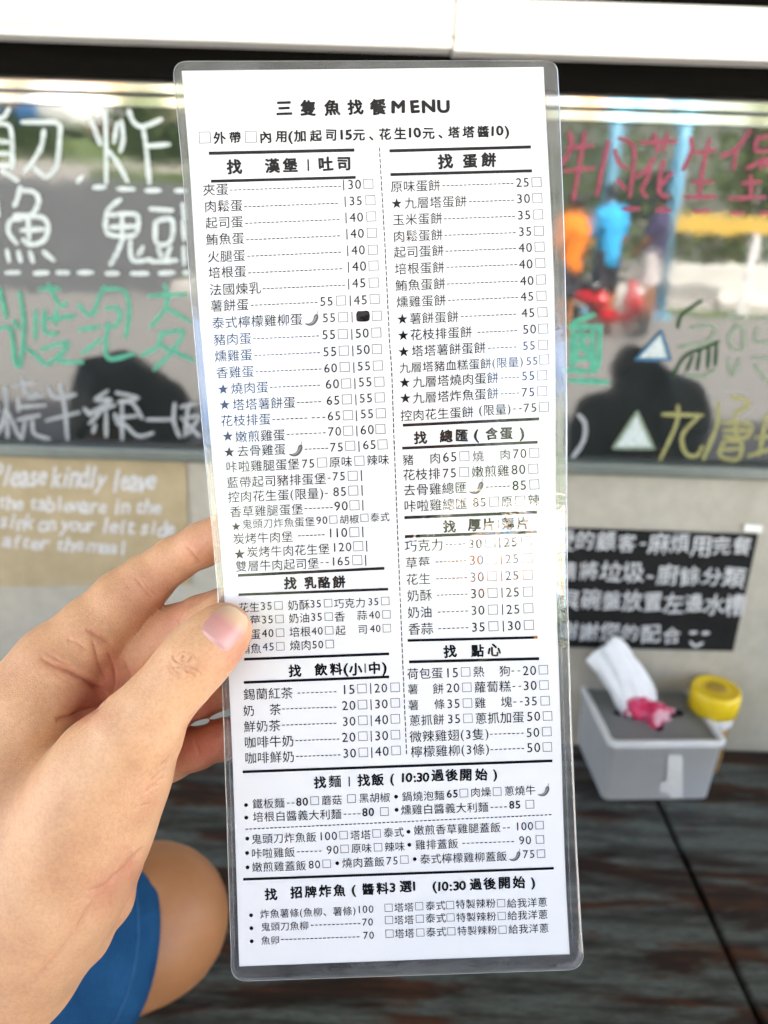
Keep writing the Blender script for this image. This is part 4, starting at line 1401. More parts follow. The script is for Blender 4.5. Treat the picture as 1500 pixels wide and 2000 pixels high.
# ================================================================== THE HAND THAT HOLDS THE MENU (and its owner)
def hp(px, py, zmm, r):
    z = zmm / 1000
    return ((px - 750) / FPX * z, -(py - 1000) / FPX * z, z, r / 1000)
def H(rows): return [hp(*r) for r in rows]
SZ = lambda x, y: sheet_z(x, y) * 1000
INDEX = H([(505, 1010, 243.5, 6.4), (433, 1047, 246, 6.5), (395, 1064, 248, 6.9), (340, 1093, 251, 7.0), (285, 1135, 252, 8.5), (240, 1173, 252, 9.9), (180, 1235, 251, 11.4), (110, 1301, 249, 13)])
MIDDLE = H([(525, 1172, 246.5, 7.2), (440, 1198, 247, 8.0), (395, 1213, 249, 8.2), (350, 1234, 253.5, 9.0), (280, 1274, 259, 10.0), (190, 1320, 264, 12)])
RING = H([(525, 1305, 247.5, 6.8), (433, 1338, 249, 7.5), (390, 1354, 251, 7.7), (345, 1370, 255, 8.2), (230, 1400, 264, 11)])
PINKY = H([(512, 1414, 248, 5.6), (435, 1444, 249.5, 6.3), (385, 1462, 252, 6.5), (330, 1482, 256, 7.2), (230, 1510, 265, 10)])
THUMB = H([(436, 1233, 228.0, 8.6), (412, 1257, 227.0, 9.2), (380, 1289, 226, 9.9), (345, 1331, 226, 9.6), (302, 1381, 226, 10.2), (268, 1432, 228, 13.2), (222, 1500, 232, 17.0)])
THENAR = H([(222, 1500, 232, 17.5), (190, 1555, 234, 19), (160, 1620, 237, 20.5), (115, 1710, 241, 21.5), (70, 1800, 245, 21.5), (20, 1880, 250, 22)])
BACK = H([(110, 1301, 249, 13), (66, 1372, 249, 15), (20, 1480, 251, 22), (0, 1600, 252, 27), (10, 1720, 252, 25), (-20, 1830, 254, 24)])
WEB = H([(66, 1378, 247.5, 14.5), (118, 1378, 250.5, 10.2), (168, 1386, 254, 7.4), (216, 1396, 255, 6.0)])
PAD = H([(192, 1268, 254, 10.2), (218, 1306, 257.5, 9.2), (222, 1342, 260, 8.2), (196, 1362, 262, 8.0)])
PALM = H([(150, 1340, 262, 13), (160, 1450, 266, 15), (130, 1580, 264, 18)])
HEEL = H([(235, 1600, 256, 9.5), (232, 1680, 254, 7.4), (205, 1755, 253, 8.6), (155, 1826, 254, 9.4), (92, 1884, 256, 10.8), (-35, 1985, 260, 12.5)])
ARM = H([(-20, 1830, 254, 24), (20, 1862, 251, 21), (-40, 1945, 256, 22), (-160, 2110, 268, 25), (-300, 2290, 285, 29), (-430, 2460, 305, 33)])
K = 0.001
def hand_sdf(P):
    g = chain(P, BACK, 6 * K)
    g = smin(g, chain(P, PALM, 6 * K), 5 * K)
    th = chain(P, THUMB, 3.2 * K)
    tn = chain(P, THENAR, 5 * K)
    g = smin(g, chain(P, WEB, 4 * K), 5 * K)
    g = smin(g, chain(P, INDEX, 3 * K), 5 * K)
    g = smin(g, chain(P, PAD, 4 * K), 1.3 * K)
    py_ = 1000 - P[..., 1] / P[..., 2] * FPX
    px_ = 750 + P[..., 0] / P[..., 2] * FPX
    kk = (1.0 + 7.0 * np.clip((py_ - 1400 - 0.12 * (200 - px_)) / 130, 0, 1)) * K      # sharp fold beside the thumb, smooth over the wrist
    t_ = smin(tn, th, 3.5 * K)
    h_ = np.clip(0.5 + 0.5 * (t_ - g) / kk, 0, 1)
    g = t_ + (g - t_) * h_ - kk * h_ * (1 - h_)
    g = smin(g, chain(P, ARM, 6 * K), 6 * K)
    g = smin(g, chain(P, HEEL, 4 * K), 1.2 * K)
    for f in (MIDDLE, RING, PINKY):
        g = smin(g, chain(P, f, 2.6 * K), 1.4 * K)
    return g
HV, HF = surface_nets(hand_sdf, (-0.262, -0.32, 0.200), (-0.030, 0.012, 0.350), 0.00105)
# one level of refinement for the visible part, done on the whole mesh by Catmull-Clark
me = bpy.data.meshes.new('tmp'); me.from_pydata(HV.tolist(), [], HF.tolist()); me.update()
to = bpy.data.objects.new('tmp', me); COL.objects.link(to)
sm = to.modifiers.new('s', 'SMOOTH'); sm.factor = 0.5; sm.iterations = 4
sb = to.modifiers.new('u', 'SUBSURF'); sb.levels = 2
dg = bpy.context.evaluated_depsgraph_get(); ev = to.evaluated_get(dg); m2 = ev.to_mesh()
HV = np.empty(len(m2.vertices) * 3); m2.vertices.foreach_get('co', HV); HV = HV.reshape(-1, 3)
HNm = np.empty(len(m2.vertices) * 3); m2.vertices.foreach_get('normal', HNm); HNm = HNm.reshape(-1, 3)
HF = np.array([tuple(p.vertices) for p in m2.polygons])
ev.to_mesh_clear(); bpy.data.objects.remove(to); bpy.data.meshes.remove(me)
# photo pixel of every vertex, to place the creases where the hand has them
HX = HV[:, 0] / HV[:, 2] * FPX + 750; HY = 1000 - HV[:, 1] / HV[:, 2] * FPX
facing = -(HNm * (HV / np.linalg.norm(HV, axis=1)[:, None])).sum(1)
def seg_dist(X, Y, pts):
    d = np.full(len(X), 1e9)
    for (x0, y0), (x1, y1) in zip(pts[:-1], pts[1:]):
        dx, dy = x1 - x0, y1 - y0; t = np.clip(((X - x0) * dx + (Y - y0) * dy) / max(dx * dx + dy * dy, 1e-9), 0, 1)
        d = np.minimum(d, np.hypot(X - x0 - t * dx, Y - y0 - t * dy))
    return d
disp = np.zeros(len(HV))
red = np.zeros(len(HV))
zlim = lambda a, b_: (HV[:, 2] > a) & (HV[:, 2] < b_)
def crease(pts, w, dep, za=0.0, zb=9.0, lip=0.12, redk=1.0):
    """a fold: a soft valley about w px wide, dep mm deep, shallower towards its ends"""
    pts = [(p.x, p.y) for p in smooth_line(pts, 5)]
    m_ = (facing > -0.1) & zlim(za, zb)
    X, Y = HX[m_], HY[m_]
    d = np.full(len(X), 1e9); along = np.zeros(len(X)); ns_ = len(pts) - 1
    for i_, ((x0, y0), (x1, y1)) in enumerate(zip(pts[:-1], pts[1:])):
        dx, dy = x1 - x0, y1 - y0; t = np.clip(((X - x0) * dx + (Y - y0) * dy) / max(dx * dx + dy * dy, 1e-9), 0, 1)
        dd = np.hypot(X - x0 - t * dx, Y - y0 - t * dy); q_ = dd < d
        d[q_] = dd[q_]; along[q_] = ((i_ + t) / ns_)[q_]
    env = np.clip(np.minimum(along, 1 - along) * 3.2, 0, 1); env = env * (2 - env)
    wob = 0.75 + 0.25 * np.sin(along * 17 + w * 9)
    disp[m_] += (-2.8 * dep * K * np.exp(-np.abs(d / w) ** 1.5) + lip * dep * K * np.exp(-((d - 3.2 * w) / (1.8 * w)) ** 2)) * env * wob
    red[m_] += (min(.16, dep * .35) * np.exp(-(d / (w * 2.4)) ** 2) + redk * min(.22, dep * .9) * np.exp(-(d / (w * 1.1)) ** 2)) * env  # reddish darkening along the fold, shade put into the skin colour
# thumb knuckle wrinkles (photo px) 
cx = lambda c: [(x / 6.25 + 320, y / 6.25 + 1100) for x, y in c]
for c, w, dp in (([(235, 1245), (225, 1170), (250, 1110)], 1.6, .20), ([(235, 1245), (170, 1210), (120, 1170), (110, 1110)], 1.5, .17), ([(235, 1245), (300, 1180), (340, 1120)], 1.5, .15),
                 ([(235, 1245), (260, 1310), (330, 1350), (400, 1400)], 1.6, .19), ([(240, 1250), (320, 1270), (420, 1320), (450, 1370)], 1.5, .16), ([(60, 1170), (90, 1260), (150, 1330), (240, 1370)], 1.7, .15),
                 ([(100, 1280), (180, 1270), (235, 1250)], 1.4, .13), ([(150, 1130), (200, 1080), (280, 1070)], 1.6, .10), ([(300, 1090), (380, 1130), (420, 1200)], 1.6, .09), ([(40, 1220), (110, 1350), (260, 1420)], 1.8, .10)):
    crease(cx(c), w * 1.35, dp * 1.15, 0.20, 0.238, 0, 1.3)
hx = lambda c: [(x / 2.885, 960 + y / 2.885) for x, y in c]
# index finger joints
for c, w, dp in (([(760, 480), (790, 520), (830, 570), (870, 600)], 2.2, .28), ([(800, 490), (840, 545), (890, 580)], 1.7, .16), ([(1045, 300), (1085, 345), (1130, 400)], 1.9, .20), ([(1075, 320), (1110, 370), (1150, 410)], 1.5, .10), ([(700, 500), (740, 560)], 2.0, .08)):
    crease(hx(c), w * 1.35, dp * .55, 0.236, 0.262, .1, .5)
# folds of the palm below the index and in the web
for c, w, dp, a, b_ in (([(480, 770), (540, 810), (635, 860)], 2.6, .42, .236, .27), ([(220, 930), (300, 980), (385, 1015), (470, 1060), (550, 1110), (620, 1165)], 2.6, .62, .228, .27),
                 ([(250, 900), (340, 955), (420, 990)], 2.0, .22, .236, .27), ([(520, 830), (540, 900), (560, 980), (600, 1060)], 2.0, .25, .236, .275), ([(610, 900), (640, 980), (650, 1080), (630, 1150)], 2.2, .30, .236, .275),
                 ([(690, 930), (720, 1000), (740, 1040)], 2.0, .20, .24, .28), ([(370, 830), (430, 850), (500, 900)], 1.8, .14, .23, .27), ([(310, 1290), (400, 1270), (480, 1240), (560, 1205), (620, 1170)], 3.2, .75, .222, .262),
                 ([(300, 1010), (330, 1040), (420, 1090)], 1.5, .10, .23, .27)):
    crease(hx(c), w * 2.2, dp * .78, a, b_, .35, .6); crease(hx(c), w * 1.0, dp * .16, a, b_, 0, .5)
# thenar side folds and the wrist
for c, w, dp in (([(955, 1485), (915, 1535), (850, 1575), (800, 1590)], 3.0, .34), ([(945, 1550), (880, 1610), (800, 1650), (720, 1670)], 3.4, .26), ([(930, 1600), (870, 1655), (800, 1690)], 2.6, .14), ([(900, 1650), (820, 1690), (720, 1710)], 2.0, .14), ([(935, 1455), (880, 1470), (830, 1470)], 1.8, .12), ([(900, 1750), (800, 1770), (700, 1770)], 2.2, .10)):
    crease(hx(c), w, dp, .22, .262, .04, .3)
wx = lambda c: [(x / 3, 1550 + y / 3) for x, y in c]
for c, w, dp in (([(855, 300), (790, 380), (700, 470), (600, 545), (500, 580)], 2.8, .50), ([(700, 470), (540, 640), (440, 800), (380, 890), (240, 1040), (100, 1200)], 3.0, .42), ([(760, 330), (770, 450), (750, 520)], 2.2, .18), ([(640, 560), (640, 680)], 2.2, .12)):
    crease(wx(c), w * 1.7, dp * .75, .21, .285, .1, .25)
# ring and little finger joints
for c, w, dp in (([(1090, 1380), (1105, 1440), (1130, 1500)], 1.8, .18), ([(1130, 1400), (1150, 1470)], 1.5, .12), ([(1150, 1170), (1180, 1220)], 1.6, .12), ([(1000, 710), (1020, 770), (1050, 790)], 1.6, .12)):
    crease(hx(c), w, dp, .242, .27)
# soft swelling of veins / tendon
def swell(c, w, hgt):
    pts = [(p.x, p.y) for p in smooth_line(c, 4)]; m_ = facing > 0
    disp[m_] += hgt * K * np.exp(-(seg_dist(HX[m_], HY[m_], pts) / w) ** 2)
swell(wx([(380, 850), (520, 640), (640, 480), (760, 330)]), 9, .35)
swell(hx([(500, 800), (600, 690), (700, 560)]), 16, .3)
swell(hx([(330, 960), (470, 1010), (560, 1090)]), 12, .5)
HV2 = HV + HNm * disp[:, None]

# ---- skin
m_skin, n, l, b = new_mat('skin')
v = coords(n, l)
t1 = noise(n, l, 55, 5, 0.6, v); t2 = noise(n, l, 900, 3, 0.7, v); t3 = noise(n, l, 2200, 2, 0.5, v); t4 = noise(n, l, 16, 3, 0.5, v)
attr = n.new('ShaderNodeAttribute'); attr.attribute_name = 'flush_shade'; attr.attribute_type = 'GEOMETRY'
base = ramp(n, l, t1.outputs['Fac'], [(0.30, (0.60, 0.325, 0.175)), (0.5, (0.68, 0.390, 0.212)), (0.70, (0.735, 0.45, 0.255))])
mx = n.new('ShaderNodeMix'); mx.data_type = 'RGBA'; l.new(attr.outputs['Fac'], mx.inputs[0]); l.new(base, mx.inputs[6]); mx.inputs[7].default_value = (0.50, 0.16, 0.10, 1)
mx2 = n.new('ShaderNodeMix'); mx2.data_type = 'RGBA'; mx2.blend_type = 'MULTIPLY'; mx2.inputs[0].default_value = 1
l.new(mx.outputs[2], mx2.inputs[6]); l.new(ramp(n, l, t2.outputs['Fac'], [(0.3, (0.88, 0.85, 0.82)), (0.6, (1, 1, 1))]), mx2.inputs[7])
l.new(mx2.outputs[2], b.inputs['Base Color'])
b.inputs['Roughness'].default_value = 0.48
b.inputs['Specular IOR Level'].default_value = 0.4
b.inputs['Subsurface Weight'].default_value = 0.35
b.inputs['Subsurface Radius'].default_value = (1.0, 0.35, 0.18)
b.inputs['Subsurface Scale'].default_value = 0.0022
vo = n.new('ShaderNodeTexVoronoi'); vo.feature = 'DISTANCE_TO_EDGE'; vo.inputs['Scale'].default_value = 1100
vm = n.new('ShaderNodeMapping'); vm.inputs['Scale'].default_value = (1, 1.7, 1); vm.inputs['Rotation'].default_value = (0, 0, .5); l.new(v, vm.inputs[0]); l.new(vm.outputs[0], vo.inputs['Vector'])
b1 = bump(n, l, vo.outputs['Distance'], 0.36, 0.0004); b2 = bump(n, l, t3.outputs['Fac'], 0.3, 0.0002, b1)
l.new(b2, b.inputs['Normal'])

def to_world(V):
    M3 = np.array(CAM_ROT); Q = V.copy(); Q[:, 2] *= -1
    return Q @ M3.T + np.array((0, 0, CAM_Z))
HW = to_world(HV2)
# pinker finger tips and knuckles; red in palm folds also paints in their shade
def blob(px, py, r, a, za=0, zb=9):
    m_ = zlim(za, zb); red[m_] += a * np.exp(-((HX[m_] - px) ** 2 + (HY[m_] - py) ** 2) / r ** 2)
blob(220, 1335, 58, .8, .236, .29); blob(165, 1392, 42, .5, .236, .29); blob(240, 1660, 26, .35, .24); blob(215, 1740, 40, .45, .245); blob(150, 1830, 45, .4, .245); blob(90, 1900, 45, .35, .245); blob(470, 1275, 46, .5, 0, .24); blob(455, 1190, 40, .25, 0, .24); blob(405, 1075, 60, .5, .236); blob(300, 1150, 55, .3, .236); blob(390, 1465, 75, .8, .24); blob(400, 1385, 65, .7, .24); blob(380, 1200, 70, .35, .242)
blob(330, 1250, 60, .35, .24); blob(215, 1740, 60, .3, 0, 9); blob(255, 1690, 40, .3); blob(300, 1560, 40, .18); blob(180, 1390, 40, .35); blob(90, 1300, 60, .12); blob(240, 1180, 45, .15)
red = np.clip(red, 0, 0.9)
# owner: forearm leads down left to the elbow, upper arm to the shoulder beside the camera
person = empty('person', (-0.12, -0.25, 0.004), 'person in a dark shirt whose bare left hand holds up the menu', 'person')
def W(X, Y, Z, r): return (X, Y, Z, r)
elbow = to_world(np.array([[ARM[-1][0], ARM[-1][1], ARM[-1][2]]]))[0]
def body_sdf(P):
    g = chain(P, [W(elbow[0], elbow[1], elbow[2], .033), W(elbow[0] - .04, elbow[1] - .07, elbow[2] - .03, .041), W(-.27, -.16, 1.10, .046), W(-.22, -.27, 1.24, .055)], .02)
    g = smin(g, chain(P, [W(0.02, -.34, 1.36, .058), W(.02, -.35, 1.22, .07)], .02), .02)
    hd_ = np.linalg.norm((P - np.array((0.02, -.31, 1.50), np.float32)) * np.array((1.18, 1.0, .82), np.float32), axis=-1) - .092
    g = smin(g, hd_, .03)
    g = smin(g, chain(P, [W(.02, -.215, 1.485, .012), W(.02, -.208, 1.468, .015)], .01), .015)
    g = smin(g, chain(P, [W(.05, -.30, 1.45, .05), W(0, -.30, 1.45, .05)], .02), .03)
    g = smin(g, chain(P, [W(.25, -.29, 1.24, .055), W(.36, -.31, 1.00, .044), W(.30, -.20, .86, .032), W(.27, -.14, .83, .03)], .02), .02)
    return g
BV, BF = surface_nets(body_sdf, (-.5, -.5, .78), (.5, .1, 1.68), .011)
# one skin mesh: the detailed hand and forearm plus the rest of the body
allV = np.concatenate([HW, BV]); allF = np.concatenate([HF, BF + len(HW)])
bodyo = np_mesh('body', allV, allF, m_skin, person)
at = bodyo.data.attributes.new('flush_shade', 'FLOAT', 'POINT')
at.data.foreach_set('value', np.concatenate([red, np.zeros(len(BV))]).astype(np.float32))
# thumb nail: sheet lying on the thumb, found by marching onto the hand surface
def march(px, py):
    d = np.array([(px - 750) / FPX, -(py - 1000) / FPX, 1.0])
    t = 0.205
    for _ in range(60):
        s = float(hand_sdf((d * t).astype(np.float32)[None, None, None])[0, 0, 0]); t += s * .9
        if abs(s) < 2e-5: break
    return t
zx = lambda x, y: Vector((x / 6.25 + 320, y / 6.25 + 1100, 0))
# outline rows from the root (lower left) to the tip, each (left, right)
NR = [((470, 845), (735, 1085)), ((456, 790), (800, 1075)), ((475, 735), (850, 1025)), ((520, 680), (905, 965)), ((580, 620), (955, 900)), ((645, 566), (1000, 835)), ((720, 530), (1022, 770)), ((800, 520), (1026, 705)), ((880, 545), (1005, 645))]
mn, ns = 14, (len(NR) - 1) * 3
vs = []; fs = []; nailv = []
for i in range(ns + 1):
    u = i / 3; i0 = min(int(u), len(NR) - 2); f_ = u - i0
    a_ = zx(*NR[i0][0]).lerp(zx(*NR[i0 + 1][0]), f_); b_ = zx(*NR[i0][1]).lerp(zx(*NR[i0 + 1][1]), f_)
    for j in range(mn + 1):
        q = j / mn; p = a_.lerp(b_, q)
        bow = 4 * q * (1 - q) * (3.0 if i == 0 else 0) ; p = p + Vector((-.7, .72, 0)) * bow * (1 if i == 0 else 0)
        z = march(p.x, p.y)
        arch = 0.00012 + 0.00042 * (1 - (2 * q - 1) ** 2) + .00025 * min(1, i / ns * 1.4)
        edge_ = min(q, 1 - q, i / ns * 1.5) * 6
        lift = arch * min(1, max(edge_, 0.0)) - 0.00012 * (1 - min(1, max(edge_, 0)))
        vs.append(px2w(p.x, p.y, z - lift)); nailv.append(i / ns)
    if i:
        for j in range(mn):
            k_ = (i - 1) * (mn + 1) + j; fs.append((k_, k_ + 1, k_ + mn + 2, k_ + mn + 1))
m_nail, n, l, b = new_mat('finger_nail')
attr = n.new('ShaderNodeAttribute'); attr.attribute_name = 'along'; attr.attribute_type = 'GEOMETRY'
l.new(ramp(n, l, attr.outputs['Fac'], [(0.0, (0.62, 0.37, 0.34)), (0.12, (0.58, 0.31, 0.28)), (0.5, (0.56, 0.265, 0.235)), (0.66, (0.60, 0.37, 0.25)), (0.82, (0.66, 0.47, 0.29)), (1.0, (0.72, 0.56, 0.38))]), b.inputs['Base Color'])
b.inputs['Roughness'].default_value = 0.33; b.inputs['Coat Weight'].default_value = 0.15; b.inputs['Coat Roughness'].default_value = 0.12
b.inputs['Subsurface Weight'].default_value = 0.15; b.inputs['Subsurface Scale'].default_value = 0.001; b.inputs['Subsurface Radius'].default_value = (1, .4, .3)
nail = mesh_obj('thumb_nail', vs, fs, m_nail, bodyo, True)
at = nail.data.attributes.new('along', 'FLOAT', 'POINT'); at.data.foreach_set('value', np.array(nailv, np.float32))
m_shirt = simple('charcoal_cotton', (0.022, 0.022, 0.026), 0.9, 0.3, 60, spec=0.1, bmp=.3)
def shirt_sdf(P):
    g = chain(P, [W(-.10, -.36, 1.20, .10), W(.14, -.36, 1.20, .10)], .03)
    g = smin(g, chain(P, [W(-.08, -.36, 1.10, .125), W(.12, -.36, 1.10, .125)], .03), .05)
    g = smin(g, chain(P, [W(-.06, -.33, .84, .135), W(.10, -.33, .84, .135)], .03), .06)
    g = smin(g, chain(P, [W(-.19, -.31, 1.24, .075), W(-.245, -.21, 1.16, .063)], .02), .03)
    g = smin(g, chain(P, [W(.22, -.32, 1.24, .075), W(.315, -.315, 1.12, .063)], .02), .03)
    return g
SV, SF = surface_nets(shirt_sdf, (-.36, -.56, .66), (.46, -.10, 1.42), .013)
np_mesh('shirt', SV, SF, m_shirt, person)
m_hair = simple('black_hair', (0.020, 0.018, 0.017), 0.5, 0.4, 120, bmp=.6)
def hair_sdf(P):
    g = np.linalg.norm((P - np.array((0.02, -.33, 1.525), np.float32)) * np.array((1.08, .95, .9), np.float32), axis=-1) - .103
    g = smin(g, chain(P, [W(.02, -.39, 1.47, .075), W(.02, -.40, 1.36, .06)], .02), .03)
    cut = np.linalg.norm((P - np.array((0.02, -.235, 1.475), np.float32)) * np.array((1, 1.1, .75), np.float32), axis=-1) - .082
    return np.maximum(g, -cut)
QV, QF = surface_nets(hair_sdf, (-.14, -.52, 1.26), (.18, -.2, 1.68), .010)
np_mesh('hair', QV, QF, m_hair, person)
# phone-free right hand is out of sight behind the camera

# ================================================================== the companion leaning on the counter, blue sleeve and bent arm
m_skin2, n, l, b = new_mat('tanned_skin')
v = coords(n, l); t1 = noise(n, l, 30, 4, 0.6, v)
l.new(ramp(n, l, t1.outputs['Fac'], [(0.3, (0.36, 0.155, 0.060)), (0.7, (0.46, 0.215, 0.090))]), b.inputs['Base Color'])
t9 = noise(n, l, 500, 3, .6, v); l.new(bump(n, l, t9.outputs['Fac'], .25, .0006), b.inputs['Normal'])
b.inputs['Roughness'].default_value = 0.5; b.inputs['Subsurface Weight'].default_value = .2; b.inputs['Subsurface Radius'].default_value = (1, .35, .18); b.inputs['Subsurface Scale'].default_value = .003
ZA = 480
def cw_(px, py, zmm, r):
    z = zmm / 1000; p = px2w(px, py, z); return (p.x, p.y, p.z, r / 1000)
p2 = empty('person', (-.42, .12, .004), 'companion in a blue short sleeved top, bare bent arm beside the wrist', 'person')
A1 = [cw_(40, 1890, 450, 43), cw_(150, 1850, 466, 45), cw_(262, 1806, 484, 45), cw_(312, 1794, 490, 41)]
A2 = [cw_(296, 1800, 492, 40), cw_(250, 1818, 505, 36), cw_(150, 1880, 520, 32)]
sh = cw_(40, 1960, 478, 44)
def arm_sdf(P):
    g = smin(chain(P, A1, .012), chain(P, A2, .012), .02)
    hd2 = np.linalg.norm((P - np.array((-.44, .20, 1.00), np.float32)) * np.array((1.15, 1.0, .85), np.float32), axis=-1) - .092
    g = np.minimum(g, hd2)
    g = smin(g, chain(P, [W(-.44, .17, .94, .045), W(-.43, .12, .86, .05)], .02), .02)
    return g
AV, AF = surface_nets(arm_sdf, (-.6, 0.0, .74), (-.02, .58, 1.26), .007)
np_mesh('body', AV, AF, m_skin2, p2)
m_blue, n, l, b = new_mat('blue_cotton')
v = coords(n, l); t1 = noise(n, l, 40, 5, 0.6, v); t2 = noise(n, l, 900, 2, 0.6, v)
l.new(ramp(n, l, t1.outputs['Fac'], [(0.3, (0.010, 0.055, 0.145)), (0.7, (0.018, 0.090, 0.215))]), b.inputs['Base Color'])
b.inputs['Roughness'].default_value = .9; b.inputs['Specular IOR Level'].default_value = .1
l.new(bump(n, l, t1.outputs['Fac'], .8, .006, bump(n, l, t2.outputs['Fac'], .3, .001)), b.inputs['Normal'])
# sleeve: a tapered tube round the upper arm ending in a clean hem, with a stitched line
def sleeve(mb, c0, c1, r0, r1, thick, n_=48, steps=10, flat=1.0):
    ax = (c1 - c0).normalized(); a = ax.cross(Vector((0, 0, 1))).normalized(); b_ = ax.cross(a)
    vs = []; fs = []
    prof = [(i / steps, 0) for i in range(steps + 1)] + [(1.0, -thick), (.9, -thick)]
    for t, o in prof:
        c = c0.lerp(c1, t); r = r0 + (r1 - r0) * t + o
        for k_ in range(n_):
            q = 2 * math.pi * k_ / n_
            rr_ = r * (1 + .016 * math.sin(3 * q + 4 * t) * (1 - .6 * t) + .010 * math.sin(7 * q - 9 * t) * (1 - .7 * t) + .010 * math.sin(11 * q + 14 * t) * (1 - t) * .6)
            vs.append(c + (a * math.cos(q) + b_ * math.sin(q) * flat) * rr_)
    for i in range(len(prof) - 1):
        for k_ in range(n_): fs.append((i * n_ + k_, i * n_ + (k_ + 1) % n_, (i + 1) * n_ + (k_ + 1) % n_, (i + 1) * n_ + k_))
    mb.add(vs, fs)
hemc = px2w(205, 1856, .470); upc = px2w(-50, 1856, .418)
SLV = (upc, hemc)
mb = MB(); sleeve(mb, upc, hemc, .064, .0560, .002)
slv = mb.build('sleeve', m_blue, p2, True)
mb = MB(); ax_ = (hemc - upc).normalized(); a_ = ax_.cross(Vector((0, 0, 1))).normalized(); b_ = ax_.cross(a_)
for t_ in (.80,):
    pts_ = []
    for k_ in range(97):
        q = 2 * math.pi * k_ / 96; r = .064 + (.0560 - .064) * t_
        pts_.append(upc.lerp(hemc, t_) + (a_ * math.cos(q) + b_ * math.sin(q)) * (r * (1 + .016 * math.sin(3 * q + 4 * t_) * (1 - .6 * t_) + .010 * math.sin(7 * q - 9 * t_) * (1 - .7 * t_) + .010 * math.sin(11 * q + 14 * t_) * (1 - t_) * .6) + .0001))
    mb.tube(pts_, .0006, 5, False)
mb.build('hem_stitching', simple('pale_blue_thread', (.03, .13, .30), .9, .2, 80), slv)
def blue_sdf(P):
    g = chain(P, [W(upc.x, upc.y, upc.z, .056), W(-.33, .10, .82, .08), W(-.44, .08, .80, .10)], .03)
    g = smin(g, chain(P, [W(-.44, .10, .78, .11), W(-.43, .02, .56, .12)], .03), .05)
    return g
CV, CF = surface_nets(blue_sdf, (-.62, -.16, .46), (-.14, .40, 1.04), .010)
np_mesh('top', CV, CF, m_blue, p2)
def hair2(P):
    g = np.linalg.norm((P - np.array((-.44, .205, 1.015), np.float32)) * np.array((1.05, .95, .9), np.float32), axis=-1) - .103
    cut = np.linalg.norm((P - np.array((-.44, .30, .93), np.float32)) * np.array((1, 1.1, .75), np.float32), axis=-1) - .085
    g = g + .007 * np.sin(P[..., 0] * 62 + 1) * np.sin(P[..., 1] * 48) + .010 * np.sin(P[..., 0] * 21 + P[..., 2] * 30)
    return np.maximum(g, -cut)
QV, QF = surface_nets(hair2, (-.6, .02, .85), (-.3, .36, 1.17), .009)
np_mesh('hair', QV, QF, m_hair, p2)

# added person, out of view at right, darkening the mirror image low on the board
p3 = empty('person', (.46, .10, .004), 'added unseen dark haired person in black, to darken the mirror low on the blackboard', 'person')
def p3_skin(P):
    g = np.linalg.norm((P - np.array((.43, .20, 1.00), np.float32)) * np.array((1.15, 1.0, .85), np.float32), axis=-1) - .088
    return smin(g, chain(P, [W(.43, .17, .94, .045), W(.43, .12, .86, .05)], .02), .02)
V_, F_ = surface_nets(p3_skin, (.28, .02, .74), (.58, .36, 1.16), .010); np_mesh('body', V_, F_, m_skin2, p3)
def p3_top(P):
    g = chain(P, [W(.33, .11, .83, .075), W(.45, .10, .86, .08), W(.60, .11, .82, .075)], .04)
    return smin(g, chain(P, [W(.46, .08, .78, .12), W(.47, .02, .54, .13)], .03), .06)
V_, F_ = surface_nets(p3_top, (.2, -.16, .40), (.74, .26, 1.0), .011); np_mesh('shirt', V_, F_, m_shirt, p3)
def p3_hair(P):
    g = np.linalg.norm((P - np.array((.43, .20, 1.02), np.float32)) * np.array((1.02, .95, .9), np.float32), axis=-1) - .106
    g = smin(g, chain(P, [W(.36, .20, .98, .05), W(.34, .19, .86, .04)], .02), .04); g = smin(g, chain(P, [W(.50, .20, .98, .05), W(.53, .19, .86, .04)], .02), .04)
    g = smin(g, np.linalg.norm(P - np.array((.40, .15, 1.12), np.float32), axis=-1) - .036, .02) + .010 * np.sin(P[..., 0] * 24 + P[..., 2] * 33) + .006 * np.sin(P[..., 0] * 70)
    cut = np.linalg.norm((P - np.array((.43, .30, .93), np.float32)) * np.array((1, 1.1, .75), np.float32), axis=-1) - .08
    return np.maximum(g, -cut)
V_, F_ = surface_nets(p3_hair, (.24, .0, .76), (.64, .36, 1.20), .010); np_mesh('hair', V_, F_, m_hair, p3)
# ================================================================== THE STREET BEHIND THE CAMERA (seen mirrored in the blackboard)
m_asph = simple('asphalt', (0.20, 0.195, 0.18), 0.85, 0.15, 8, bmp=.3)
m_dasph = simple('dark_asphalt', (0.085, 0.09, 0.09), 0.85, 0.2, 2)
m_pave = simple('pavement_concrete', (0.30, 0.29, 0.27), 0.85, 0.15, 6)
m_kerb = simple('pale_kerb_stone', (0.48, 0.46, 0.42), 0.8, 0.12, 6)
m_grass = simple('short_grass', (0.07, 0.12, 0.03), 0.9, 0.4, 9)
def plane(name, x0, x1, y0, y1, z, mat, kind='structure'):
    o = mesh_obj(name, [(x0, y0, z), (x1, y0, z), (x1, y1, z), (x0, y1, z)], [(0, 1, 2, 3)], mat)
    if kind: o['kind'] = kind
    return o
plane('ground', -150, 150, -200, 60, 0.0, m_pave)
mb = MB(); mb.box(-40, -3.2, -22.9, -22.5, 1.2, 1.95, bevel=.02); o = mb.build('kerb', m_kerb, origin=(-20, -22.7, 1.2)); o['kind'] = 'structure'
plane('road', -60, 60, -9.6, -2.2, 0.006, m_asph)
ramp_o = mesh_obj('road', [(-40, -25, 1.75), (-3.2, -22, 1.5), (-3.2, -9.6, .006), (-40, -9.6, .006)], [(0, 1, 2, 3)], m_dasph); ramp_o['kind'] = 'structure'
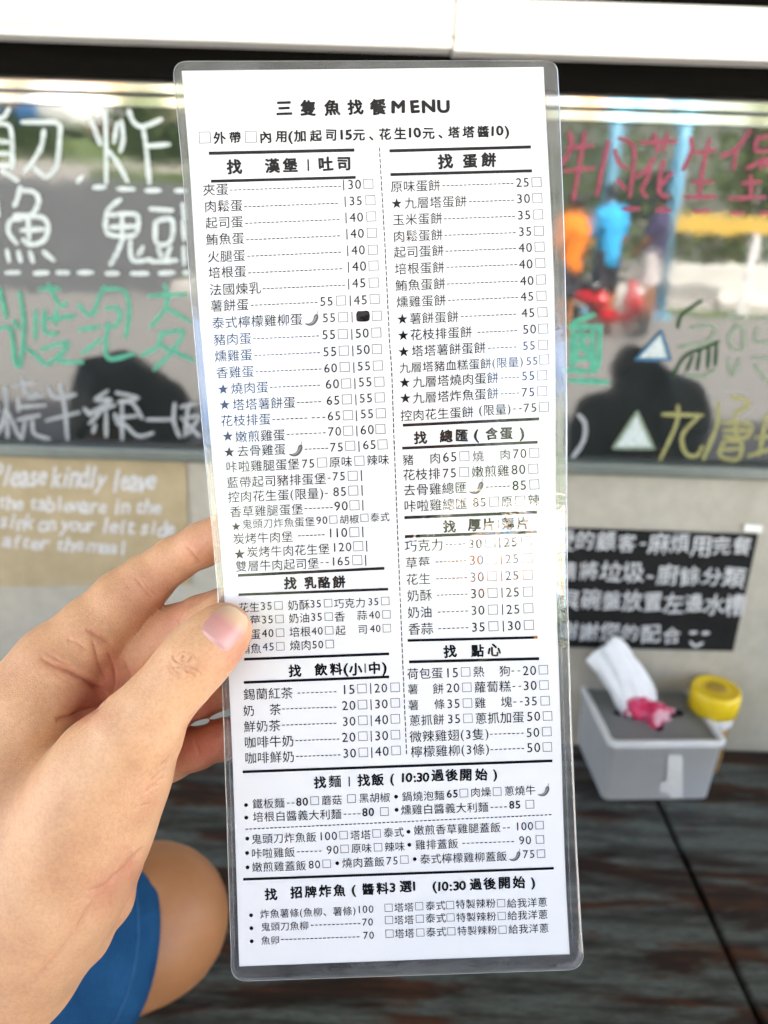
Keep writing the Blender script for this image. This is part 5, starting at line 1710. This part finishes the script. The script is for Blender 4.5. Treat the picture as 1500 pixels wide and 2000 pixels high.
mb = MB(); mb.add([(-3.2, -30, 1.5), (-3.2, -22, 1.5), (-3.2, -9.6, .004), (-3.2, -30, 0)], [(0, 1, 2, 3)]); mb.add([(-40, -60, 6.0), (-3.2, -60, 6.0), (-3.2, -22.05, 1.75), (-40, -25.05, 2.05)], [(0, 1, 2, 3)]); mb.add([(-40, -25.05, 1.6), (-3.2, -22.05, 1.4), (-3.2, -22.05, 1.75), (-40, -25.05, 2.05)], [(3, 2, 1, 0)]); o = mb.build('hillside', simple('hill_grass', (0.10, 0.15, 0.04), .9, .5, .6)); o['kind'] = 'structure'
mb = MB(); mb.box(-3.1, 60, -12.0, -9.6, -0.05, 0.13, bevel=.01); o = mb.build('pavement', m_kerb, origin=(0, -10, 0)); o['kind'] = 'structure'
# added roof, out of view over the counter, to shade wall and near ground
m_roof = simple('corrugated_roof', (0.30, 0.30, 0.28), 0.7, 0.15, 4)
mb = MB(); mb.box(-3.4, 3.4, -2.2, D + 0.1, 2.55, 2.60)
tag(mb.build('added_shade_roof', m_roof, origin=(0, -.4, 2.55)), 'grey flat porch roof over the counter, above the photo', 'roof')
# trees
m_leaf, n, l, b = new_mat('leaves')
oi = n.new('ShaderNodeTexCoord'); t1 = noise(n, l, 1.3, 3, .6, oi.outputs['Object'])
l.new(ramp(n, l, t1.outputs['Fac'], [(0.3, (0.06, 0.11, 0.02)), (0.7, (0.14, 0.21, 0.045))]), b.inputs['Base Color']); b.inputs['Roughness'].default_value = .6
m_bark = simple('bark', (0.10, 0.075, 0.05), .9, .3, 10)
def GZ(x, y): return max(0.0, 1.8 + (-y - 24) / 36 * 4.2) if x < -3.2 else .01
def tree(x, y, h, r, lab, seed):
    rr_ = random.Random(seed)
    z0 = GZ(x, y); t = empty('tree', (x, y, z0), lab, 'tree', 'street trees across the road')
    mb = MB(); mb.tube([(x, y, z0 - .1), (x + .06, y, z0 + h * .35), (x - .05, y + .05, z0 + h * .62)], [r * .09, r * .07, r * .04], 8)
    for q in range(4):
        a = rr_.uniform(0, 6.28); mb.tube([(x, y, z0 + h * .4), (x + math.cos(a) * r * .6, y + math.sin(a) * r * .6, z0 + h * .7)], [r * .035, r * .015], 6)
    mb.build('trunk', m_bark, t)
    mb = MB()
    cl = [(rr_.gauss(0, .45) * r, rr_.gauss(0, .45) * r, z0 + h * .55 + rr_.uniform(-.35, .32) * h) for _ in range(16)]
    for c in cl:
        for _ in range(110):
            p = Vector((x + c[0] + rr_.gauss(0, .22) * r, y + c[1] + rr_.gauss(0, .22) * r, c[2] + rr_.gauss(0, .16) * r))
            u = Vector((rr_.gauss(0, 1), rr_.gauss(0, 1), rr_.gauss(0, 1))).normalized(); w = u.orthogonal().normalized(); s = rr_.uniform(.06, .13)
            mb.add([p - u * s, p + w * s * .5, p + u * s, p - w * s * .5], [(0, 1, 2, 3)])
    mb.build('crown', m_leaf, t)
for i, (x, y, h, r, lab) in enumerate(((-19.5, -43.0, 8.6, 4.6, 'bushy green tree mirrored at the left end of the blackboard'), (-13.0, -42.6, 9.6, 5.0, 'tall green tree mirrored above the white chalk strokes'),
                                       (-0.6, -15.2, 8.0, 3.0, 'broad green tree across the road behind the menu'), (2.9, -15.0, 7.0, 2.9, 'green tree behind the yellow awning bar'), (6.8, -14.8, 7.6, 3.2, 'green tree at the right end of the street'))):
    tree(x, y, h, r, lab, 11 + i)
def bush(x, y, r, lab, seed):
    rr_ = random.Random(seed); z0 = GZ(x, y)
    t = empty('bush', (x, y, z0), lab, 'bush', 'bushes across the road')
    mb = MB()
    for q in range(5):
        a = rr_.uniform(0, 6.28); mb.tube([(x, y, z0 - .05), (x + math.cos(a) * r * .5, y + math.sin(a) * r * .3, z0 + r * .8)], [.03, .012], 5)
    mb.build('stems', m_bark, t)
    mb = MB()
    cl = [(rr_.gauss(0, .5) * r, rr_.gauss(0, .3) * r, r * rr_.uniform(.2, 1.1)) for _ in range(9)]
    for c in cl:
        for _ in range(110):
            p = Vector((x + c[0] + rr_.gauss(0, .25) * r, y + c[1] + rr_.gauss(0, .2) * r, max(z0 + .05, z0 + c[2] + rr_.gauss(0, .22) * r)))
            u = Vector((rr_.gauss(0, 1), rr_.gauss(0, 1), rr_.gauss(0, 1))).normalized(); w = u.orthogonal().normalized(); s = rr_.uniform(.05, .11) * (1 if y > -20 else 1.8)
            mb.add([p - u * s, p + w * s * .5, p + u * s, p - w * s * .5], [(0, 1, 2, 3)])
    mb.build('crown', m_leaf, t)
for i, (px_, y, r, lab) in enumerate(((40, -25.5, 1.1, 'low leafy bush mirrored at the far left of the blackboard'), (265, -26.5, 1.7, 'large leafy bush mirrored behind the second white character'), (330, -24.8, 1.2, 'leafy bush mirrored close beside the menu edge'),
                                      (1130, -12.6, 1.5, 'leafy bush mirrored behind the orange shirted person'), (1400, -13.2, 1.7, 'leafy bush mirrored over the white wall'))):
    p = refl(px_, 300, y); bush(p.x, y, r, lab, 40 + i)
# far house fronts
m_house = simple('cream_render', (0.50, 0.44, 0.33), .85, .12, 2); m_orange = simple('orange_render', (0.52, 0.24, 0.11), .85, .12, 2); m_grey = simple('grey_render', (0.17, 0.19, 0.16), .85, .15, 2)
m_win = simple('dark_window_glass', (0.02, 0.025, 0.03), .15, .1, 5)
def house(x0, x1, y, h, mat, lab, cols, rows_):
    t = empty('house', ((x0 + x1) / 2, y, 0), lab, 'house', 'houses across the road')
    mb = MB(); zg = GZ(x0, y); h = h + zg; mb.box(x0, x1, y - 4, y, zg - .3, h, bevel=.02); mb.build('wall', mat, t)
    mb = MB(); mb.box(x0 - .15, x1 + .15, y - 4.1, y + .3, h + .005, h + .18, bevel=.02); mb.build('roof', m_grey, t)
    for r_ in range(rows_):
        for c in range(cols):
            xa = x0 + (x1 - x0) * (c + .25) / cols; xb = x0 + (x1 - x0) * (c + .75) / cols; za = zg + .9 + r_ * 2.9
            mb = MB(); mb.box(xa, xb, y - .1, y + .03, za, za + 1.3); w_ = mb.build('window', m_kerb, t)
            mb = MB(); mb.box(xa + .07, xb - .07, y + .032, y + .045, za + .07, za + 1.23); mb.build('pane', m_win, w_)
house(-40, -25.2, -50, 11.0, m_house, 'cream house mirrored at the far left', 3, 3)
house(-22.0, -16.4, -47.3, 6.4, m_orange, 'orange brown house with flat roof across the road', 2, 1)
house(-16.0, -4.4, -51, 13.0, m_house, 'cream house behind the left green trees', 4, 4)
house(-2.3, 11.5, -19.2, 8.4, m_grey, 'grey house behind the yellow awning bar', 4, 3)
# vehicles (mirrored small and out of focus)
def vehicle(name, x, y, L_, prof, col, lab, cat, hh=.3):
    """prof: side outline (along, up) ; extruded across and bevelled; runs along x"""
    zg = GZ(x, y) if x < -3.2 else 0; t = empty(name, (x, y, zg + 0.006), lab, cat)
    m_ = simple(name + '_paint', col, .3, .05, 3, coat=.6)
    bm = bmesh.new(); wd = .82
    f_ = [[bm.verts.new((x + px_ * L_, y + s * wd, pz_ + zg)) for px_, pz_ in prof] for s in (-1, 1)]
    k_ = len(prof)
    bm.faces.new(f_[0]); bm.faces.new(f_[1][::-1])
    for i in range(k_): bm.faces.new((f_[0][i], f_[0][(i + 1) % k_], f_[1][(i + 1) % k_], f_[1][i]))
    bmesh.ops.recalc_face_normals(bm, faces=bm.faces[:])
    bmesh.ops.bevel(bm, geom=bm.edges[:], offset=.05, segments=2, affect='EDGES')
    mb = MB(); mb.bm(bm); mb.build('body', m_, t, True)
    xs = [p[0] for p in prof]
    for wx_ in (min(xs) * .62, max(xs) * .62):
        for s in (-1, 1):
            mb = MB(); mb.tube([(x + wx_ * L_, y + s * (wd - .1), zg + hh + .006), (x + wx_ * L_, y + s * (wd + .06), zg + hh + .006)], hh, 20)
            w_ = mb.build('wheel', m_win, t)
    return t
TRK = [(-.5, .4), (.5, .4), (.5, 1.0), (.46, 1.9), (.22, 1.95), (.2, 1.15), (-.5, 1.15)]
p = refl(75, 262, -38); t_ = vehicle('pickup_truck', p.x, -38.0, 4.2, TRK, (0.03, 0.20, 0.55), 'blue pickup truck parked across the road, mirrored at left', 'truck')
VAN = [(-.5, .35), (.5, .35), (.5, .9), (.34, 1.75), (-.48, 1.8), (-.5, 1.7)]
p = refl(172, 280, -36.5); vehicle('parked_van', p.x, -36.5, 3.6, VAN, (0.75, 0.75, 0.73), 'white van parked beside the blue truck, mirrored at left', 'van')
def scooter(x, y, col, lab, rot=0.3, sc=1.0):
    zg = GZ(x, y) if x < -3.2 else 0; t = empty('scooter', (x, y, zg + .006), lab, 'scooter')
    m_ = simple('scooter_paint', col, .25, .05, 3, coat=.8)
    M_ = Matrix.Translation((x, y, zg + .006)) @ Matrix.Rotation(rot, 4, 'Z')
    M_ = M_ @ Matrix.Scale(sc, 4)
    q = lambda a, b__, c: M_ @ Vector((a, b__, c))
    def body(P_):
        L2 = np.array(M_.inverted()); Q = P_ @ L2[:3, :3].T.astype(np.float32) + L2[:3, 3].astype(np.float32)
        g = chain(Q, [(.50, 0, .95, .07), (.58, 0, .62, .15), (.52, 0, .36, .09)], .05)
        g = smin(g, chain(Q, [(.5, 0, .33, .09), (.05, 0, .30, .12)], .05), .06)
        g = smin(g, chain(Q, [(-.05, 0, .55, .16), (-.6, 0, .66, .13), (-.78, 0, .70, .07)], .05), .08)
        return smin(g, chain(Q, [(.72, 0, .52, .07), (.62, 0, .56, .1)], .03), .05) * sc
    V_, F_ = surface_nets(body, (x - 1.1, y - 1.1, zg), (x + 1.1, y + 1.1, zg + 1.2), .03 * sc)
    np_mesh('body', V_, F_, m_, t)
    mb = MB(); mb.tube([q(-.05, 0, .76), q(-.65, 0, .82)], [.13 * sc, .11 * sc], 14); mb.build('seat', m_win, t, True)
    mb = MB(); mb.tube([q(.46, -.34, 1.02), q(.48, 0, .98), q(.46, .34, 1.02)], .022 * sc, 8); mb.build('handlebar', m_win, t)
    for wx_ in (.68, -.62):
        mb = MB(); mb.tube([q(wx_, -.055, .24), q(wx_, .055, .24)], .235 * sc, 20); w_ = mb.build('wheel', m_win, t)
        mb = MB(); mb.tube([q(wx_, -.06, .24), q(wx_, .06, .24)], .12 * sc, 14); mb.build('rim', m_rail, w_)
    mb = MB(); mb.lathe([(.095 * sc, -.02), (.10 * sc, 0), (.05 * sc, .03)], q(.66, 0, .80), 16); mb.build('headlight', m_wht, t)
    return t
p = refl(1178, 590, -7.4); scooter(p.x, -7.4, (0.60, 0.012, 0.02), 'small red scooter on the road, mirrored right of the menu', .7, .62)
p = refl(215, 300, -33); scooter(p.x, -33.0, (0.42, 0.02, 0.03), 'dark red scooter parked by the far kerb, mirrored at left', .1)
# people on the far side, mirrored right of the menu
def walker(x, y, shirt, shorts, lab, h=1.6, turn=0.0, lean=0.0):
    t = empty('person', (x, y, .006), lab, 'person')
    s = h / 1.7
    M_ = Matrix.Translation((x, y, .006)) @ Matrix.Rotation(turn, 4, 'Z')
    L2 = np.array(M_.inverted()).astype(np.float32)
    loc = lambda P_: P_ @ L2[:3, :3].T + L2[:3, 3]
    c_ = lambda rows_: [(a * s, b__ * s, z * s, r * s) for a, b__, z, r in rows_]
    def skin(P_):
        Q = loc(P_)
        g = chain(Q, c_([(.09, .03, .05, .045), (.10, 0, .45, .055), (.09, 0, .85, .08)]), .03)
        g = np.minimum(g, chain(Q, c_([(-.09, -.02, .05, .045), (-.10, .02, .45, .055), (-.09, 0, .85, .08)]), .03))
        g = smin(g, chain(Q, c_([(.09, .12, .035, .035), (.09, .02, .045, .045)]), .02), .03)
        g = smin(g, chain(Q, c_([(-.09, .08, .035, .035), (-.09, -.02, .045, .045)]), .02), .03)
        g = smin(g, chain(Q, c_([(0, 0, .9, .12), (0, lean * .6, 1.3, .13), (0, lean, 1.42, .06), (0, lean, 1.5, .055)]), .04), .05)
        for sx_ in (1, -1):
            g = smin(g, chain(Q, c_([(sx_ * .17, lean * .8, 1.36, .055), (sx_ * .24, lean + .02, 1.08, .042), (sx_ * .22, lean + .18, .92, .03), (sx_ * .2, lean + .25, .90, .032)]), .02), .03)
        hd2 = np.linalg.norm((Q - np.array((0, lean + .01, 1.58), np.float32) * s) * np.array((1.15, 1, .85), np.float32), axis=-1) - .095 * s
        return smin(g, hd2, .03)
    bx_ = ((x - .5, y - .6, -.02), (x + .5, y + .6, h + .1))
    V_, F_ = surface_nets(skin, *bx_, .022); np_mesh('body', V_, F_, m_skin2, t)
    def top(P_):
        Q = loc(P_)
        g = chain(Q, c_([(0, .0, .88, .155), (0, lean * .6, 1.25, .165), (0, lean * .9, 1.38, .11)]), .04)
        for sx_ in (1, -1): g = smin(g, chain(Q, c_([(sx_ * .15, lean * .8, 1.36, .085), (sx_ * .22, lean + .02, 1.14, .065)]), .02), .03)
        return g
    V_, F_ = surface_nets(top, *bx_, .022); np_mesh('shirt', V_, F_, simple('shirt_cloth', shirt, .9, .15, 8), t)
    def low(P_):
        Q = loc(P_)
        g = chain(Q, c_([(.09, 0, .55, .085), (.09, 0, .88, .10)]), .03)
        return smin(smin(g, chain(Q, c_([(-.09, 0, .55, .085), (-.09, 0, .88, .10)]), .03), .03), chain(Q, c_([(0, 0, .85, .14), (0, 0, .9, .14)]), .02), .05)
    V_, F_ = surface_nets(low, *bx_, .022); np_mesh('shorts', V_, F_, simple('shorts_cloth', shorts, .9, .15, 8), t)
    def hr(P_):
        Q = loc(P_)
        g = np.linalg.norm((Q - np.array((0, lean - .01, 1.605), np.float32) * s) * np.array((1.08, .95, .95), np.float32), axis=-1) - .103 * s
        cut = np.linalg.norm((Q - np.array((0, lean + .1, 1.55), np.float32) * s) * np.array((1, 1.1, .8), np.float32), axis=-1) - .085 * s
        return np.maximum(g, -cut)
    V_, F_ = surface_nets(hr, *bx_, .02); np_mesh('hair', V_, F_, m_hair, t)
    return t
p = refl(1120, 450, -7.0); walker(p.x, -7.0, (0.9, 0.24, 0.01), (0.05, 0.05, 0.06), 'person in an orange shirt, mirrored right beside the menu', 1.45, 2.6)
p = refl(1196, 450, -7.5); walker(p.x, -7.5, (0.03, 0.40, 0.75), (0.04, 0.04, 0.05), 'person in a bright blue shirt, mirrored above the red scooter', 1.55, 2.9, .12)
p = refl(1282, 480, -8.4); walker(p.x, -8.4, (0.05, 0.04, 0.10), (0.75, 0.70, 0.68), 'person in a dark top and white shorts, mirrored by the blue pole', 1.5, 2.4)
# blue poles, yellow bar, white wall
m_bpole = simple('light_blue_paint', (0.16, 0.42, 0.58), .5, .08, 4); m_ybar = simple('yellow_paint', (0.72, 0.48, 0.08), .5, .08, 4)
def pole(px0, py0, px1, py1, y, r, lab):
    a = refl(px0, py0, y); c = refl(px1, py1, y); m_ = (a.x + c.x) / 2
    t = empty('pole', (m_, y, 0.006), lab, 'pole')
    mb = MB(); mb.tube([(m_, y, .03), (m_, y, 2.9)], r, 14); mb.build('shaft', m_bpole, t, True)
    mb = MB(); mb.lathe([(r * 2.2, .007), (r * 2.2, .035), (r * 1.2, .05)], (m_, y, 0), 16); mb.build('foot', m_bpole, t)
pole(1200, 270, 1190, 380, -9.0, .09, 'light blue pole mirrored behind the blue shirted person')
pole(1325, 250, 1300, 570, -8.8, .09, 'light blue pole mirrored beside the yellow bar')
a = refl(1310, 425, -9.2); c = refl(1480, 455, -9.2)
mb = MB(); mb.box(a.x, c.x + .2, -9.26, -9.2, c.z - .04, c.z + .18, bevel=.01)
bar_ = mb
mb = MB()
for x_ in (a.x + .05, c.x): mb.box(x_ - .05, x_ + .05, -9.255, -9.205, .006, c.z - .041)
bt_ = empty('barrier', (a.x, -9.2, .006), 'yellow barrier rail on white posts, mirrored under the pink chalk writing', 'barrier')
bar_.build('rail', m_ybar, bt_); mb.build('posts', m_wht, bt_)
a = refl(1310, 515, -9.8); c = refl(1500, 575, -9.8)
m_wwall = simple('white_render', (0.72, 0.71, 0.66), .8, .08, 3)
mb = MB(); mb.box(a.x, a.x + 6.5, -10.1, -9.8, .006, max(.35, a.z), bevel=.02)
tag(mb.build('low_wall', m_wwall, origin=(a.x + 2, -9.9, 0)), 'low white wall across the road, mirrored at right', 'wall')
gs = plane('grass_strip', a.x - .4, a.x + 5, -9.55, -9.0, .012, m_grass)

# awning with coloured valance on the blue poles, mirrored in the top rails
a = refl(1075, 215, -9.1); c = refl(1320, 215, -9.1)
aw = empty('awning', ((a.x + c.x) / 2, -9.1, 2.6), 'awning with orange and blue valance on the blue poles, mirrored in the top rail', 'awning')
m_cv = [simple('orange_canvas', (.85, .28, .03), .8, .08, 3), simple('blue_canvas', (.04, .38, .70), .8, .08, 3), simple('cream_canvas', (.72, .62, .46), .8, .08, 3)]
mb = MB(); mb.add([(a.x - .3, -9.05, 3.05), (c.x + .2, -9.05, 3.05), (c.x + .2, -10.8, 3.5), (a.x - .3, -10.8, 3.5)], [(0, 1, 2, 3)]); mb.build('canopy', m_cv[2], aw)
cuts = [(0, .12, 0), (.12, .2, 1), (.2, .3, 2), (.3, .46, 0), (.46, .74, 1), (.74, .82, 2), (.82, 1.0, 1)]
for u0, u1, q in cuts:
    x0 = a.x - .3 + (c.x + .2 - a.x + .3) * u0; x1 = a.x - .3 + (c.x + .2 - a.x + .3) * u1
    mb = MB(); mb.box(x0 + .004, x1 - .004, -9.06, -9.03, 2.45, 3.04, bevel=.004); mb.build('valance_panel', m_cv[q], aw)
